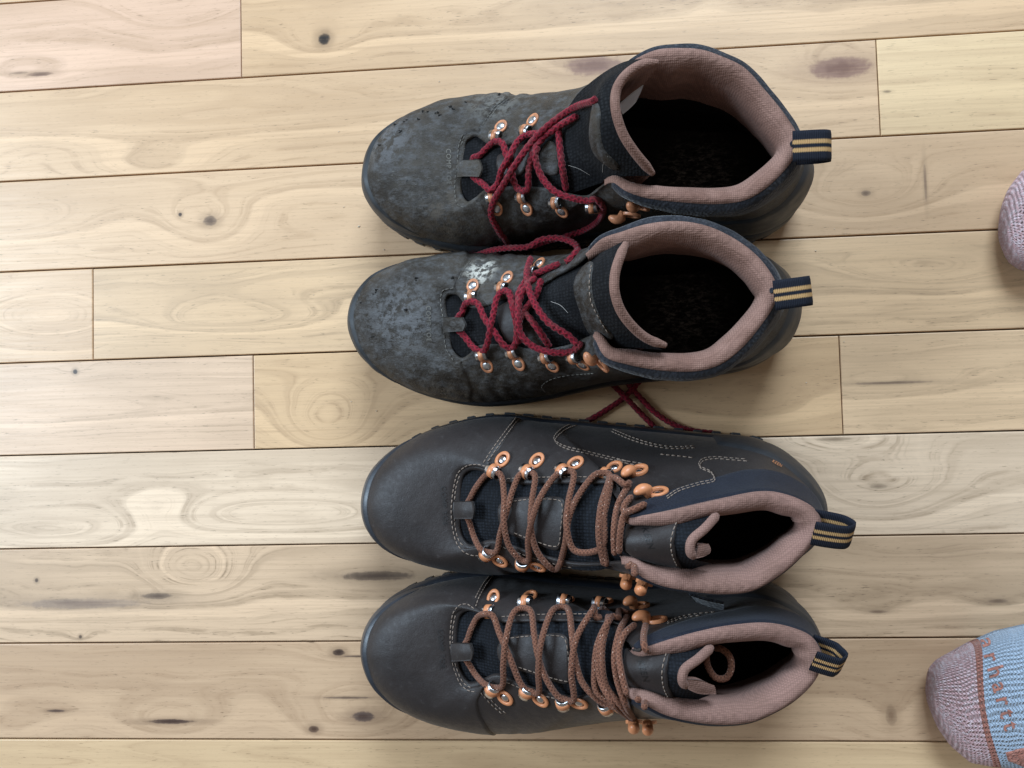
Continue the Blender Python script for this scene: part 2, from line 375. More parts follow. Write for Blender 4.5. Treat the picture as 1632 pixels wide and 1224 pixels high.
for row in list(range(-9, 0)) + list(range(9, 18)):
    rr = random.Random(row); xj = rr.uniform(-.5, .7)
    if row in (-1,): xj = .75
    plank(row, LX, xj, rr.choice([CREAM, PALE, PINK, GREY]), DK, .8, [], .9, 150, seed); seed += 5
    plank(row, xj, RX, rr.choice([CREAM, PALE, TAN]), DK, .8, [], .9, 150, seed); seed += 5

# ------------------------------------------------------------------ boots
LATERAL = [(2, 10), (10, 23), (32, 35), (75, 40), (125, 44), (175, 53), (213, 55.5), (247, 49), (271, 39), (287, 27), (296.5, 14)]
MEDIAL = [(297, -17), (288, -28.5), (272, -37.5), (246, -44.5), (210, -47), (165, -40), (120, -35), (78, -35), (32, -35), (10, -23), (2, -10)]
A_LM = [0, .2, .32, .5, .68, .8, 1]
class Boot: pass
NA, NM = 240, 36
def raycast(bvh, px, py, fallback=True):
    d = ray(px, py); h = bvh.ray_cast(Vector(CAMP), Vector(d))
    if h[0] is None: return None
    n = h[1] if h[1].dot(Vector(d)) < 0 else -h[1]
    return np.array(h[0]), np.array(n)

def make_boot(name, right, heel, toe, T, lm, label, old, group, zb=.032, pad=1.0, pinkt=.5, tongue_rows=None, flare=0):
    global ORG
    b = Boot(); b.old = old
    h = at(*heel); t_ = at(*toe); h[2] = t_[2] = 0
    e = (t_ - h); L = np.linalg.norm(e); e /= L; n = np.array([e[1], -e[0], 0]); k = L / 300
    ORG = np.array([*(h[:2] + t_[:2]) / 2, 0.0])
    b.root = empty(name, ORG, label, 'boot', group); b.e, b.n, b.k, b.h = e, n, k, h
    up = LATERAL if right else [(u, -v) for u, v in reversed(MEDIAL)]
    dn = MEDIAL if right else [(u, -v) for u, v in reversed(LATERAL)]
    if flare: up = [(u, v + (flare if 30 < u < 140 else 0)) for u, v in up]
    tip = (300, -3 if right else 3)
    out = [(0, 0)] + up + [tip] + dn
    Bs = Spl([h + (e * u + n * v) * k for u, v in out], True)
    i_toe = 1 + len(up)
    def bs_at(u, upside):                    # arc fraction on the sole at length u
        ss = np.linspace(Bs.keys[0], Bs.keys[i_toe], 400) if upside else np.linspace(Bs.keys[i_toe], 1, 400)
        uu = (Bs(ss) - h) @ e / k; return ss[np.argmin(abs(uu - u))]
    Bl = [0, bs_at(160, 1), bs_at(222, 1), Bs.keys[i_toe], bs_at(222, 0), bs_at(160, 0), 1]
    Ts = Spl([at(*q) for q in T], True); b.Ts = Ts
    Tl = [Ts.keys[i] for i in lm] + [1]
    a = np.arange(NA) / NA; b.a = a
    ab = np.r_[a[-12:] - 1, a, a[:12] + 1]
    def smooth_map(lmv):
        xx = np.array([A_LM[-3] - 1, A_LM[-2] - 1] + A_LM + [1 + A_LM[1], 1 + A_LM[2]])
        yy = np.array([lmv[-3] - 1, lmv[-2] - 1] + list(lmv) + [1 + lmv[1], 1 + lmv[2]])
        fine = np.arange(-NA // 4, NA + NA // 4) / NA
        v = np.interp(fine, xx, yy); ker = np.ones(9) / 9; v = np.convolve(v, ker, 'same')
        return np.interp(a, fine, v)
    sb, stt = smooth_map(Bl) % 1, smooth_map(Tl) % 1
    Bp = Bs(sb); Tp = Ts(stt)
    Bp = Bp - np.stack([np.zeros(NA)] * 3, -1); Bp[:, 2] = zb
    toefac = np.exp(-((a - .5) / .12) ** 2); Bp[:, 2] += .004 * toefac
    P = lambda v: np.interp(a, A_LM, v)
    up1 = P([.050, .040, .036, .042, .036, .040, .050]); out1 = P([.004, .002, .002, .003, .002, .002, .004])
    qh = P([.0, .35, .52, .60, .52, .35, .0]); qv = P([.34, .28, .15, .14, .15, .28, .34])
    D = Bp - Tp; D[:, 2] = 0; Dn = D / (np.linalg.norm(D, axis=1)[:, None] + 1e-9)
    dz = (Tp - Bp)[:, 2:3]
    P1 = Bp + Dn * out1[:, None]; P1[:, 2] += up1
    P2 = Tp + D * qh[:, None]; P2[:, 2] -= (qv[:, None] * dz)[:, 0]
    tt = np.linspace(0, 1, NM)[None, :, None]
    S0 = None
    S = (1-tt)**3*Bp[:, None] + 3*(1-tt)**2*tt*P1[:, None] + 3*(1-tt)*tt**2*P2[:, None] + tt**3*Tp[:, None]
    b.S = S; b.B = Bp; b.T = Tp; b.Bs = Bs
    da = np.roll(S, -1, 0) - np.roll(S, 1, 0); dt = np.gradient(S, axis=1)
    N = np.cross(da, dt); N /= np.linalg.norm(N, axis=2)[..., None] + 1e-12
    # flex creases across the vamp and the slight unevenness of a worn or lasted upper
    uu = (S - h) @ e / k; vv = (S - h) @ n / k; msk = np.clip(np.linspace(0, 1, NM) / .15, 0, 1) * np.clip((1 - np.linspace(0, 1, NM)) / .12, 0, 1)
    ph_ = sum(map(ord, name)) + (13 if right else 29) + (5 if old else 0)
    cr_ = np.exp(-((uu - 200) / 17) ** 2) * np.minimum(0, np.sin(2 * np.pi * (uu + 3.5 * np.sin(vv * .11 + ph_) + 1.5 * np.sin(vv * .31)) / 10.5) - .1)
    lump = np.sin(uu * .16 + ph_ + 1.5 * np.sin(vv * .09)) * np.sin(vv * .13 + 2 * ph_) + .5 * np.sin(uu * .37 + vv * .23 + ph_)
    S = S + N * ((.0010 if old else .00035) * cr_ + (.00036 if old else .00009) * lump)[..., None] * msk[None, :, None]
    da = np.roll(S, -1, 0) - np.roll(S, 1, 0); dt = np.gradient(S, axis=1)
    N = np.cross(da, dt); N /= np.linalg.norm(N, axis=2)[..., None] + 1e-12; b.N = N; b.S = S
    tan = np.roll(Tp, -1, 0) - np.roll(Tp, 1, 0); inn = np.stack([-tan[:, 1], tan[:, 0], 0 * a], -1)
    inn /= np.linalg.norm(inn, axis=1)[:, None]
    ker = np.hanning(13); ker /= ker.sum()
    ip = np.concatenate([inn[-6:], inn, inn[:6]]); inn = np.stack([np.convolve(ip[:, i], ker, 'valid') for i in range(3)], -1)
    inn /= np.linalg.norm(inn, axis=1)[:, None]; b.inn = inn
    # upper with a turned edge
    edge = np.stack([Tp + inn * .0012 + [0, 0, -.0004], Tp + inn * .0016 + [0, 0, -.0026]], 1)
    G = np.concatenate([S, edge], 1); m = NM + 2
    b.gV = G.reshape(-1, 3); b.gF = gridf(NA, m, True)
    b.upper = mesh('upper', b.gV, b.gF, M[old] if old else M['leather'], b.root)
    # sole
    ns = 420; ss = np.arange(ns) / ns; O = Bs(ss); tn = np.roll(O, -1, 0) - np.roll(O, 1, 0); on = np.stack([tn[:, 1], -tn[:, 0], 0 * ss], -1); on /= np.linalg.norm(on, axis=1)[:, None]
    lug = (np.sin(ss * 2 * np.pi * 52) > -.25).astype(float)
    rub = M['rubber_old'] if old else M['rubber']
    rise = .006 * np.clip(((O - h) @ e / k - 230) / 70, 0, 1) ** 2
    rows = []
    for (off, z, lg) in ((-.004, .0, 1), (.0040 if flare else .0018, .001, 1), (.0046 if flare else .0022, .011, 1), (.0016, .0115, 0), (.0016, .014, 0), (.0006, .0155, 0)):
        o_ = off + (lug - 1) * (.0055 if flare else .0035) * lg; q = O + on * np.reshape(o_, (-1, 1)); q[:, 2] = z + rise; rows.append(q)
    G = np.stack(rows, 1); V = G.reshape(-1, 3); Fc = gridf(ns, len(rows), True); Fc.append(tuple(i * len(rows) for i in range(ns))[::-1])
    mesh('outsole', V, Fc, rub, b.root, smooth=False)
    rows = []
    for (off, z) in ((-.001, .0150), (.0022, .0158), (.0030, .021), (.0024, .028), (.0008, .0335), (-.003, .0345)):
        q = O + on * off; q[:, 2] = z + rise * (1.2 if z > .02 else 1); rows.append(q)
    G = np.stack(rows, 1); mesh('midsole', G.reshape(-1, 3), gridf(ns, len(rows), True), M['bumper'] if not old else rub, b.root)
    # lining of the collar: padded rim rolling inward, then dark inner wall, then the footbed
    ia = np.concatenate([np.arange(int(.795 * NA), NA), np.arange(0, int(.205 * NA) + 1)])
    w_ = np.ones(len(ia)); kq = 14; w_[:kq] = np.linspace(.35, 1, kq); w_[-kq:] = np.linspace(1, .35, kq)
    def Sat(i, t): 
        f = t * (NM - 1); j = min(int(f), NM - 2); q_ = S[i, j] * (1 - (f - j)) + S[i, j+1] * (f - j); q_ = q_.copy(); q_[:2] = q_[:2] * .35 + Tp[i, :2] * .65 if t > pinkt - .2 else q_[:2]; return q_
    prof = [(1, -.0006, -.0012), (1, .0004, .0006), (1, .0030, .0013), (1, .0062, .0010), (1, .0092, -.0006), (.985, .0115, -.0018), (.95, .0128, -.0018), (.88, .0132, 0), (.8, .0126, 0), (.7, .0115, 0), (.6, .0100, 0), (pinkt, .0085, 0)]
    wob = .0006 * np.sin(np.arange(len(ia)) * .21 + 1.3) + .0003 * np.sin(np.arange(len(ia)) * .37)
    aa_ = np.where(a[ia] > .5, a[ia] - 1, a[ia])
    wob = wob + (0 if old else 1) * .0016 * np.sin(aa_ * 150 + 1) * np.exp(-(aa_ / .035) ** 2)
    R_ = []
    for q, i in enumerate(ia):
        col = []
        for (t, off, upz) in prof:
            s_ = off * pad * w_[q]
            if off > .008: s_ += wob[q] * w_[q]
            col.append(Sat(i, t) + inn[i] * s_ + np.array([0, 0, upz * w_[q]]))
        R_.append(col)
    R_ = np.array(R_); b.lin = R_; b.ia = ia
    mesh('collar_lining', R_.reshape(-1, 3), gridf(len(ia), len(prof)), M['lining_old'] if old else M['lining'], b.root)
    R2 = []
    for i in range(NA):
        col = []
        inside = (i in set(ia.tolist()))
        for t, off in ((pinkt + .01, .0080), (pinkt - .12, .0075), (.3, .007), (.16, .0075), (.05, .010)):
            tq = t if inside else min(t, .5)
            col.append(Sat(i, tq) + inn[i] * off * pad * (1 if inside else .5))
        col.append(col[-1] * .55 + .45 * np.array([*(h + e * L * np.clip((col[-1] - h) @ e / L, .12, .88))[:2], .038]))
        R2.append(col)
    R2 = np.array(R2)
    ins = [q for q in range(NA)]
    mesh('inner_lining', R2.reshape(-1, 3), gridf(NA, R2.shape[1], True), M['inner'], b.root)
    fo = Bs(np.arange(90) / 90); c = h + e * L * .5
    fv = [c + (p - c) * .9 + [0, 0, .041] for p in fo]; ff = [tuple(range(90))]
    t = NT('insole_fabric'); co = t.coord(); heel_c = (h + e * L * .24)[:2] - ORG[:2]
    vm = t.n('ShaderNodeVectorMath', operation='DISTANCE'); t.l(co, vm.inputs[0]); vm.inputs[1].default_value = (heel_c[0], heel_c[1], .041)
    wear = t.math('MULTIPLY', t.ramp(vm.outputs['Value'], .008, .040, 1, 0), t.ramp(t.noise(t.coord(scale=(1, 2.2, 1)), 210, 7, .75), .46, .66))
    m_in = t.out(t.mix(wear, (.016, .015, .014), (.20, .19, .175) if old else (.06, .055, .05)), .95, t.bump(t.noise(co, 700, 3), .4, .0006), spec=.2)
    mesh('footbed', fv, ff, m_in, b.root, smooth=False)
    # tongue
    rows = tongue_rows(b)
    C = np.array([Spl([at(*p) if not isinstance(p, np.ndarray) else p for p in r])(np.linspace(0, 1, 25)) for r in rows])
    nr = 60; cols = [Spl(C[:, j])(np.linspace(0, 1, nr)) for j in range(25)]
    G = np.stack(cols, 1)
    b.tG = G; b.tV = G.reshape(-1, 3); b.tF = gridf(nr, 25)
    b.tongue = mesh('tongue', b.tV, b.tF, M['mesh_old'] if old else M['mesh'], b.root)
    rebvh(b)
    return b
def rebvh(b, extra=()):
    V = [b.gV, b.tV]; Fc = [b.gF, [tuple(i + len(b.gV) for i in f) for f in b.tF]]; n = len(b.gV) + len(b.tV)
    for v, f in list(getattr(b, 'extra', [])):
        V.append(np.asarray(v)); Fc.append([tuple(i + n for i in q) for q in f]); n += len(v)
    b.V = np.concatenate(V); b.Fs = sum(Fc, [])
    b.bvh = BVHTree.FromPolygons([Vector(v) for v in b.V], b.Fs)
    b.bvhU = BVHTree.FromPolygons([Vector(v) for v in b.gV], b.gF)

def Tpair(b, fa, fb, arch, sink=.004, under=.004, zoff=0):
    """tongue row under the two throat edges at column fractions fa (image-up side) and fb"""
    i, j = int(fa * NA), int(fb * NA)
    p, q = b.T[i] - b.inn[i] * under, b.T[j] - b.inn[j] * under
    p = p - [0, 0, sink]; q = q - [0, 0, sink]
    r = []
    for k in (0, .25, .5, .75, 1):
        x = p * (1 - k) + q * k; x[2] += arch * 4 * k * (1 - k) + zoff; r.append(x)
    return r

def strip(b, name, alo, ahi, tlo, thi, mat, na=60, nt=16, off=.0012, parent=None, edges='all'):
    """raised panel on the boot's surface; alo/ahi are functions of t-fraction, tlo/thi functions of a-fraction"""
    G = np.zeros((na, nt, 3))
    for i in range(na):
        f = i / (na - 1)
        for j in range(nt):
            g = j / (nt - 1); t0, t1 = tlo(f), thi(f); t = t0 + (t1 - t0) * g
            a_ = alo(t) + (ahi(t) - alo(t)) * f
            x = (a_ % 1) * NA; i0 = int(x) % NA; i1 = (i0 + 1) % NA; fx = x - int(x)
            y = min(max(t, 0), 1) * (NM - 1); j0 = min(int(y), NM - 2); fy = y - j0
            q = lambda A: (A[i0, j0]*(1-fx) + A[i1, j0]*fx)*(1-fy) + (A[i0, j0+1]*(1-fx) + A[i1, j0+1]*fx)*fy
            ed = min(i, na - 1 - i, j, nt - 1 - j)
            o_ = (off(f, g) if callable(off) else off) if ed > 0 else -.0004
            G[i, j] = q(b.S) + q(b.N) * o_
    V = G.reshape(-1, 3); Fc = gridf(na, nt)
    o = mesh(name, V, Fc, mat, parent or b.root)
    if not hasattr(b, 'extra'): b.extra = []
    b.extra.append((V, Fc)); rebvh(b)
    return o
def uvof(b, px, py):
    q = proj(b.S.reshape(-1, 3)); vis = (b.N @ 0 if False else None)
    d = np.linalg.norm(q - [px, py], axis=1)
    V = b.S.reshape(-1, 3); facing = ((CAMP - V) * b.N.reshape(-1, 3)).sum(1) > 0
    d = np.where(facing, d, d + 40); k = int(np.argmin(d)); return (k // NM) / NA, (k % NM) / (NM - 1)

def patch(b, name, poly, mat, off=.0011, smooth=True, step=3.0, parent=None, bvh=None, lift=0, register=True, wob=0):
    bvh = bvh or b.bvh
    pts = [p[:2] for p in poly]
    if smooth:
        sp = Spl(pts, True); n = max(16, int(sp.len / (step * .7))); ol = sp(np.arange(n) / n)
    else:
        ol = []
        for i in range(len(pts)):
            p, q = np.array(pts[i]), np.array(pts[(i+1) % len(pts)]); k = max(1, int(np.linalg.norm(q - p) / (step * .7)))
            for s_ in range(k): ol.append(p + (q - p) * s_ / k)
        ol = np.array(ol); n = len(ol)
    # inset ring
    tn = np.roll(ol, -1, 0) - np.roll(ol, 1, 0); nn = np.stack([-tn[:, 1], tn[:, 0]], -1); nn /= np.linalg.norm(nn, axis=1)[:, None] + 1e-9
    area2 = np.sum(ol[:, 0] * np.roll(ol[:, 1], -1) - np.roll(ol[:, 0], -1) * ol[:, 1])
    if area2 < 0: nn = -nn
    inner = ol + nn * min(1.4, step * .45)
    lo, hi = ol.min(0), ol.max(0); gx, gy = np.meshgrid(np.arange(lo[0], hi[0], step), np.arange(lo[1], hi[1], step)); g = np.stack([gx.ravel(), gy.ravel()], -1)
    def inside(p, poly_):
        x, y = p; c = False; m_ = len(poly_); j = m_ - 1
        for i in range(m_):
            xi, yi = poly_[i]; xj, yj = poly_[j]
            if (yi > y) != (yj > y) and x < (xj - xi) * (y - yi) / (yj - yi + 1e-12) + xi: c = not c
            j = i
        return c
    gi = [p for p in g if inside(p, inner) and np.min(np.linalg.norm(inner - p, axis=1)) > step * .5]
    P2 = [Vector(p) for p in ol] + [Vector(p) for p in inner] + [Vector(p) for p in gi]
    ed = [(i, (i + 1) % n) for i in range(n)]
    r = delaunay_2d_cdt(P2, ed, [], 1, 1e-5)
    vs, fs, ov = r[0], r[2], r[3]
    V = []; bad = set()
    last = None
    for k, v in enumerate(vs):
        isb = any(i < n for i in ov[k]) if ov[k] else False
        h = raycast(bvh, v[0], v[1])
        if h is None: bad.add(k); V.append(np.zeros(3)); continue
        V.append(h[0] + h[1] * ((off + lift) if not isb else (-.0003 + lift)))
    Fc = [f for f in fs if not any(i in bad for i in f)]
    V = np.array(V)
    # drop faces that bridge depth jumps
    Fc = [f for f in Fc if max(np.linalg.norm(V[f[i]] - V[f[(i+1) % 3]]) for i in range(3)) < .012]
    o = mesh(name, V, Fc, mat, parent or b.root)
    if register:
        if not hasattr(b, 'extra'): b.extra = []
        b.extra.append((V, Fc)); rebvh(b)
    return o

def stitches(b, name, lines, mat, dash=.0023, gap=.0011, r=.00034, parent=None, lift=.0003, bvh=None):
    bag = Bag(); bvh = bvh or b.bvh
    for ln in lines:
        sp = Spl([p[:2] for p in ln]); n = max(4, int(sp.len / 1.2)); pts = []
        for p in sp(np.linspace(0, 1, n)):
            h = raycast(bvh, *p)
            if h is not None: pts.append(h[0] + h[1] * lift)
        if len(pts) < 4: continue
        pts = np.array(pts); L = np.r_[0, np.cumsum(np.linalg.norm(np.diff(pts, axis=0), axis=1))]
        s_ = 0
        while s_ + dash < L[-1]:
            q = np.stack([np.interp(np.linspace(s_, s_ + dash, 3), L, pts[:, k]) for k in range(3)], -1)
            q[0] -= [0, 0, r * .5]; q[-1] -= [0, 0, r * .5]
            if np.linalg.norm(q[-1] - q[0]) < dash * 1.3: bag.add(*tube(q, r, 5))
            s_ += dash + gap
    if bag.n: return bag.build(name, mat, parent or b.root, kind='stuff')

def lace(b, strands, mat, r, braid=None, nseg=10, name='lace', extra_floor=False):
    V = b.V; Fs = b.Fs
    if extra_floor:
        k = len(V); V = np.concatenate([V, [(-2, -2, 0), (2, -2, 0), (2, 2, 0), (-2, 2, 0)]]); Fs = Fs + [(k, k+1, k+2, k+3)]
    bvh = BVHTree.FromPolygons([Vector(v) for v in V], Fs)
    bag = Bag()
    for st in strands:
        pts = []
        for p in st:
            px, py, lift = p[0], p[1], p[2]
            if len(p) > 3: pts.append(at(px, py, p[3])); continue
            h = raycast(bvh, px, py)
            if h is None: continue
            z = h[0][2] + lift; pts.append(at(px, py, z))
        if len(pts) < 2: continue
        sp = Spl(pts); n = max(8, int(sp.len / .0011)); q = sp(np.linspace(0, 1, n))
        for it in range(3):
            for i in range(1, n - 1):
                hh = bvh.ray_cast(Vector((q[i][0], q[i][1], q[i][2] + .02)), Vector((0, 0, -1)), .03)
                if hh[0] is not None and q[i][2] < hh[0][2] + r * .85: q[i][2] = hh[0][2] + r * .85
            zz = q[:, 2].copy(); zz[1:-1] = (q[:-2, 2] + 2 * q[1:-1, 2] + q[2:, 2]) / 4; q[:, 2] = zz
        n2 = max(8, int(sp.len / (.00035 if braid else .0009)))
        s_ = np.linspace(0, 1, n2); q = np.stack([np.interp(s_, np.linspace(0, 1, n), q[:, k]) for k in range(3)], -1)
        rel = None
        if braid:
            rel = lambda Ls, th: 1 + .13 * np.maximum(np.sin(Ls * braid + 2 * th), np.sin(Ls * braid - 2 * th + 1.57))
        ra = np.full(len(q), float(r)); ra[0] = ra[-1] = r * .45; ra[1] = ra[-2] = r * .8
        bag.add(*tube(q, ra, nseg, True, rel))
    return bag.build(name, mat, b.root)

# ------------------------------------------------------------------ lace hardware, built once in local space
def ell(cx, a, bb, n, z):
    th = np.arange(n) / n * 2 * np.pi; return np.stack([cx + a * np.cos(th), bb * np.sin(th), np.full(n, z)], -1)
def raw(name, V, Fc, mat, smooth=True):
    me = bpy.data.meshes.new(name); me.from_pydata(np.asarray(V).tolist(), [], [tuple(f) for f in Fc])
    if smooth: me.polygons.foreach_set('use_smooth', [True] * len(me.polygons))
    me.materials.append(mat); return me
def ringplate(cx, a, b_, ha, hb, z0, z1, n=26):
    rings = [ell(cx, a, b_, n, z0), ell(cx, a, b_, n, z1 - .0003), ell(cx, a - .0004, b_ - .0004, n, z1), ell(cx, ha + .0004, hb + .0004, n, z1), ell(cx, ha, hb, n, z1 - .0003), ell(cx, ha, hb, n, z0)]
    V = np.concatenate(rings); f = []
    for k in range(5):
        for i in range(n):
            j = (i + 1) % n; f.append((k*n+i, k*n+j, (k+1)*n+j, (k+1)*n+i))
    return V, f
def band(path, wid, th=.0007):
    P = np.array(path); n = len(P); T = np.gradient(P, axis=0); T /= np.linalg.norm(T, axis=1)[:, None]
    Nn = np.stack([-T[:, 2], 0 * T[:, 0], T[:, 0]], -1); wv = np.asarray(wid)
    y = np.array([0, 1, 0]); V = []
    for i in range(n):
        w2 = (wv[i] if wv.ndim else wv) / 2; 
        for sy, sn in ((-1, 0), (-1, 1), (1, 1), (1, 0)): V.append(P[i] + y * sy * w2 * (1 if sn == 0 else .86) + Nn[i] * th * sn)
    f = []
    for i in range(n - 1):
        for k in range(4):
            k2 = (k + 1) % 4; f.append((i*4+k, i*4+k2, (i+1)*4+k2, (i+1)*4+k))
    f += [(0, 1, 2, 3), tuple((n-1)*4 + k for k in (3, 2, 1, 0))]
    return np.array(V), f
def arc_path(rad, cx, cz, a0, a1, n=12):
    th = np.radians(np.linspace(a0, a1, n)); return [(cx + rad * math.cos(t), 0, cz + rad * math.sin(t)) for t in th]
def dome(cx, rad, hgt, z, n=16):
    V = [];
    for k in range(5):
        ph = k / 5 * math.pi / 2; V += list(ell(cx, rad * math.cos(ph), rad * math.cos(ph), n, z + hgt * math.sin(ph)))
    V.append((cx, 0, z + hgt)); f = []
    for k in range(4):
        for i in range(n): f.append((k*n+i, k*n+(i+1) % n, (k+1)*n+(i+1) % n, (k+1)*n+i))
    for i in range(n): f.append((4*n+i, 4*n+(i+1) % n, 5*n))
    return np.array(V), f
def hardware(coat, steel, old):
    d = {}
    bag = Bag(); pl = .0088
    bag.add(*ringplate(-pl, .0052, .0041, .0031, .0024, 0, .0012))
    path = [(-pl + .0042, 0, .0006), (-.0036, 0, .0012)] + arc_path(.0034, -.0004, .0012, 165, -10, 12)
    d['tab'] = raw('loop_tab', *band(path, .0036, .0007), coat)
    d['plate'] = raw('loop_plate', np.concatenate(bag.V), bag.F, coat)
    bag = Bag(); bag.add(*band(arc_path(.0032, -.0004, .0012, 195, -25, 14), [.0066] + [.0078] * 12 + [.0066], .0006))
    d['ring'] = raw('loop_ring', np.concatenate(bag.V), bag.F, steel)
    d['rivet'] = raw('rivet', *dome(-pl, .0030 if old else .0023, .0011 if old else .0009, .0009 if old else .0002), steel)
    # hook: ring plate plus a rounded knob
    d['hook'] = raw('lace_hook', *ringplate(-.0086, .0057, .0044, .0033, .0025, 0, .0018), coat)
    V = []; nu, nv = 10, 16
    for i in range(nu + 1):
        ph = math.pi * i / nu
        for k in range(nv):
            th = 2 * math.pi * k / nv
            x, y, z = .0052 * math.sin(ph) * math.cos(th), .0031 * math.sin(ph) * math.sin(th), .0027 * math.cos(ph)
            zz = .0042 + z + .0006 * (1 - (x / .0046) ** 2) - (.0030 if z < 0 and x < -.001 else 0)
            V.append((x * (1 - .12 * (y / .0036) ** 2) - .0004, y, zz))
    f = []
    for i in range(nu):
        for k in range(nv): f.append((i*nv+k, (i+1)*nv+k, (i+1)*nv+(k+1) % nv, i*nv+(k+1) % nv))
    bag = Bag(); bag.add(V, f)
    d['knob'] = raw('hook_knob', np.concatenate(bag.V), bag.F, coat)
    d['hrivet'] = raw('rivet', *dome(-.0086, .0021, .0007, .0001), steel)
    return d
HW_NEW = hardware(M['orange'], M['steel'], False); HW_OLD = hardware(M['copper'], M['steel_old'], True)
def place(b, me, name, outer, inner, parent=None, z_lift=.0003, scale=1.0, bvh=None):
    h = raycast(bvh or b.bvhU2, *inner[:2]) or raycast(b.bvh, *inner[:2]); g = raycast(bvh or b.bvhU2, *outer[:2]) or h
    if h is None: return None
    nrm = h[1] * .5 + g[1] * .5; nrm /= np.linalg.norm(nrm)
    pi = h[0]; po = g[0]
    if np.linalg.norm(pi - po) > .025: po = at(*outer[:2], pi[2])
    x = pi - po; x -= nrm * (x @ nrm); x /= np.linalg.norm(x); y = np.cross(nrm, x)
    m = Matrix((x, y, nrm)).transposed().to_4x4() @ Matrix.Scale(scale, 4)
    mid = po + (nrm * z_lift)
    loc = mid + x * .0088 * scale
    m.translation = Vector(loc - ORG)
    o = bpy.data.objects.new(name, me); COL.objects.link(o); o.parent = b.root; o.matrix_local = m
    return o
def place_side(b, me, name, inner, scale=1.0, da=.010, dt=-.13):
    """on a flank turned away from the view: the plate runs down the side from the throat edge"""
    a_, t_ = uvof(b, *inner[:2]); t_ = min(t_, .97)
    q = lambda A, a2, t2: A[int((a2 % 1) * NA), int(max(0, min(1, t2)) * (NM - 1))]
    pi, po = q(b.S, a_, t_), q(b.S, a_ + da, t_ + dt); n = q(b.N, a_ + da * .5, t_ + dt * .5)
    x = pi - po; x = x - n * (x @ n); x /= np.linalg.norm(x); y = np.cross(n, x)
    m = Matrix((x, y, n)).transposed().to_4x4() @ Matrix.Scale(scale, 4); m.translation = Vector(pi + n * .0012 - ORG)
    o = bpy.data.objects.new(name, me); COL.objects.link(o); o.parent = b.root; o.matrix_local = m
    return o
def sub(parent, me, name):
    o = bpy.data.objects.new(name, me); COL.objects.link(o); o.parent = parent; return o
def loops(b, hw, lst, hooks, scale=1.0, blind=()):
    b.bvhU2 = BVHTree.FromPolygons([Vector(v) for v in b.gV], b.gF)
    for outer, inner in lst:
        p = place(b, hw['plate'], 'lace_loop', outer, inner, scale=scale)
        if p: sub(p, hw['tab'], 'loop_tab'); sub(p, hw['ring'], 'loop_ring'); sub(p, hw['rivet'], 'rivet')
    for outer, inner in hooks:
        p = place(b, hw['hook'], 'lace_hook', outer, inner, scale=scale) if outer else place_side(b, hw['hook'], 'lace_hook', inner, scale)
        if p: sub(p, hw['hrivet'], 'rivet'); sub(p, hw['knob'], 'hook_knob')

def text_px(b, name, s, origin, adv, upv, size, mat, lift=.00025, bvh=None, parent=None, shear=0, space=1.12, offs=0):
    """lettering laid on the surface: origin is the photo point of the first baseline end, adv/upv unit directions"""
    cu = bpy.data.curves.new('lettering', 'FONT'); cu.body = s; cu.size = 1; cu.resolution_u = 3; cu.shear = shear; cu.space_character = space; cu.offset = offs
    ob = bpy.data.objects.new('lettering', cu); COL.objects.link(ob)
    dg = bpy.context.evaluated_depsgraph_get(); me = bpy.data.meshes.new_from_object(ob.evaluated_get(dg))
    bm = bmesh.new(); bm.from_mesh(me); bmesh.ops.triangulate(bm, faces=bm.faces[:])
    bmesh.ops.subdivide_edges(bm, edges=[e for e in bm.edges if e.calc_length() > .3], cuts=2)
    bmesh.ops.triangulate(bm, faces=bm.faces[:])
    V = []; bad = set(); bvh = bvh or b.bvh
    for v in bm.verts:
        px = origin[0] + size * (v.co.x * adv[0] + v.co.y * upv[0]); py = origin[1] + size * (v.co.x * adv[1] + v.co.y * upv[1])
        h = raycast(bvh, px, py)
        if h is None: bad.add(v.index); V.append(np.zeros(3)); continue
        V.append(h[0] + h[1] * lift)
    Fc = [tuple(v.index for v in f.verts) for f in bm.faces]; Fc = [f for f in Fc if not any(i in bad for i in f)]
    bm.free(); bpy.data.objects.remove(ob); bpy.data.curves.remove(cu); bpy.data.meshes.remove(me)
    return mesh(name, V, Fc, mat, parent or b.root)

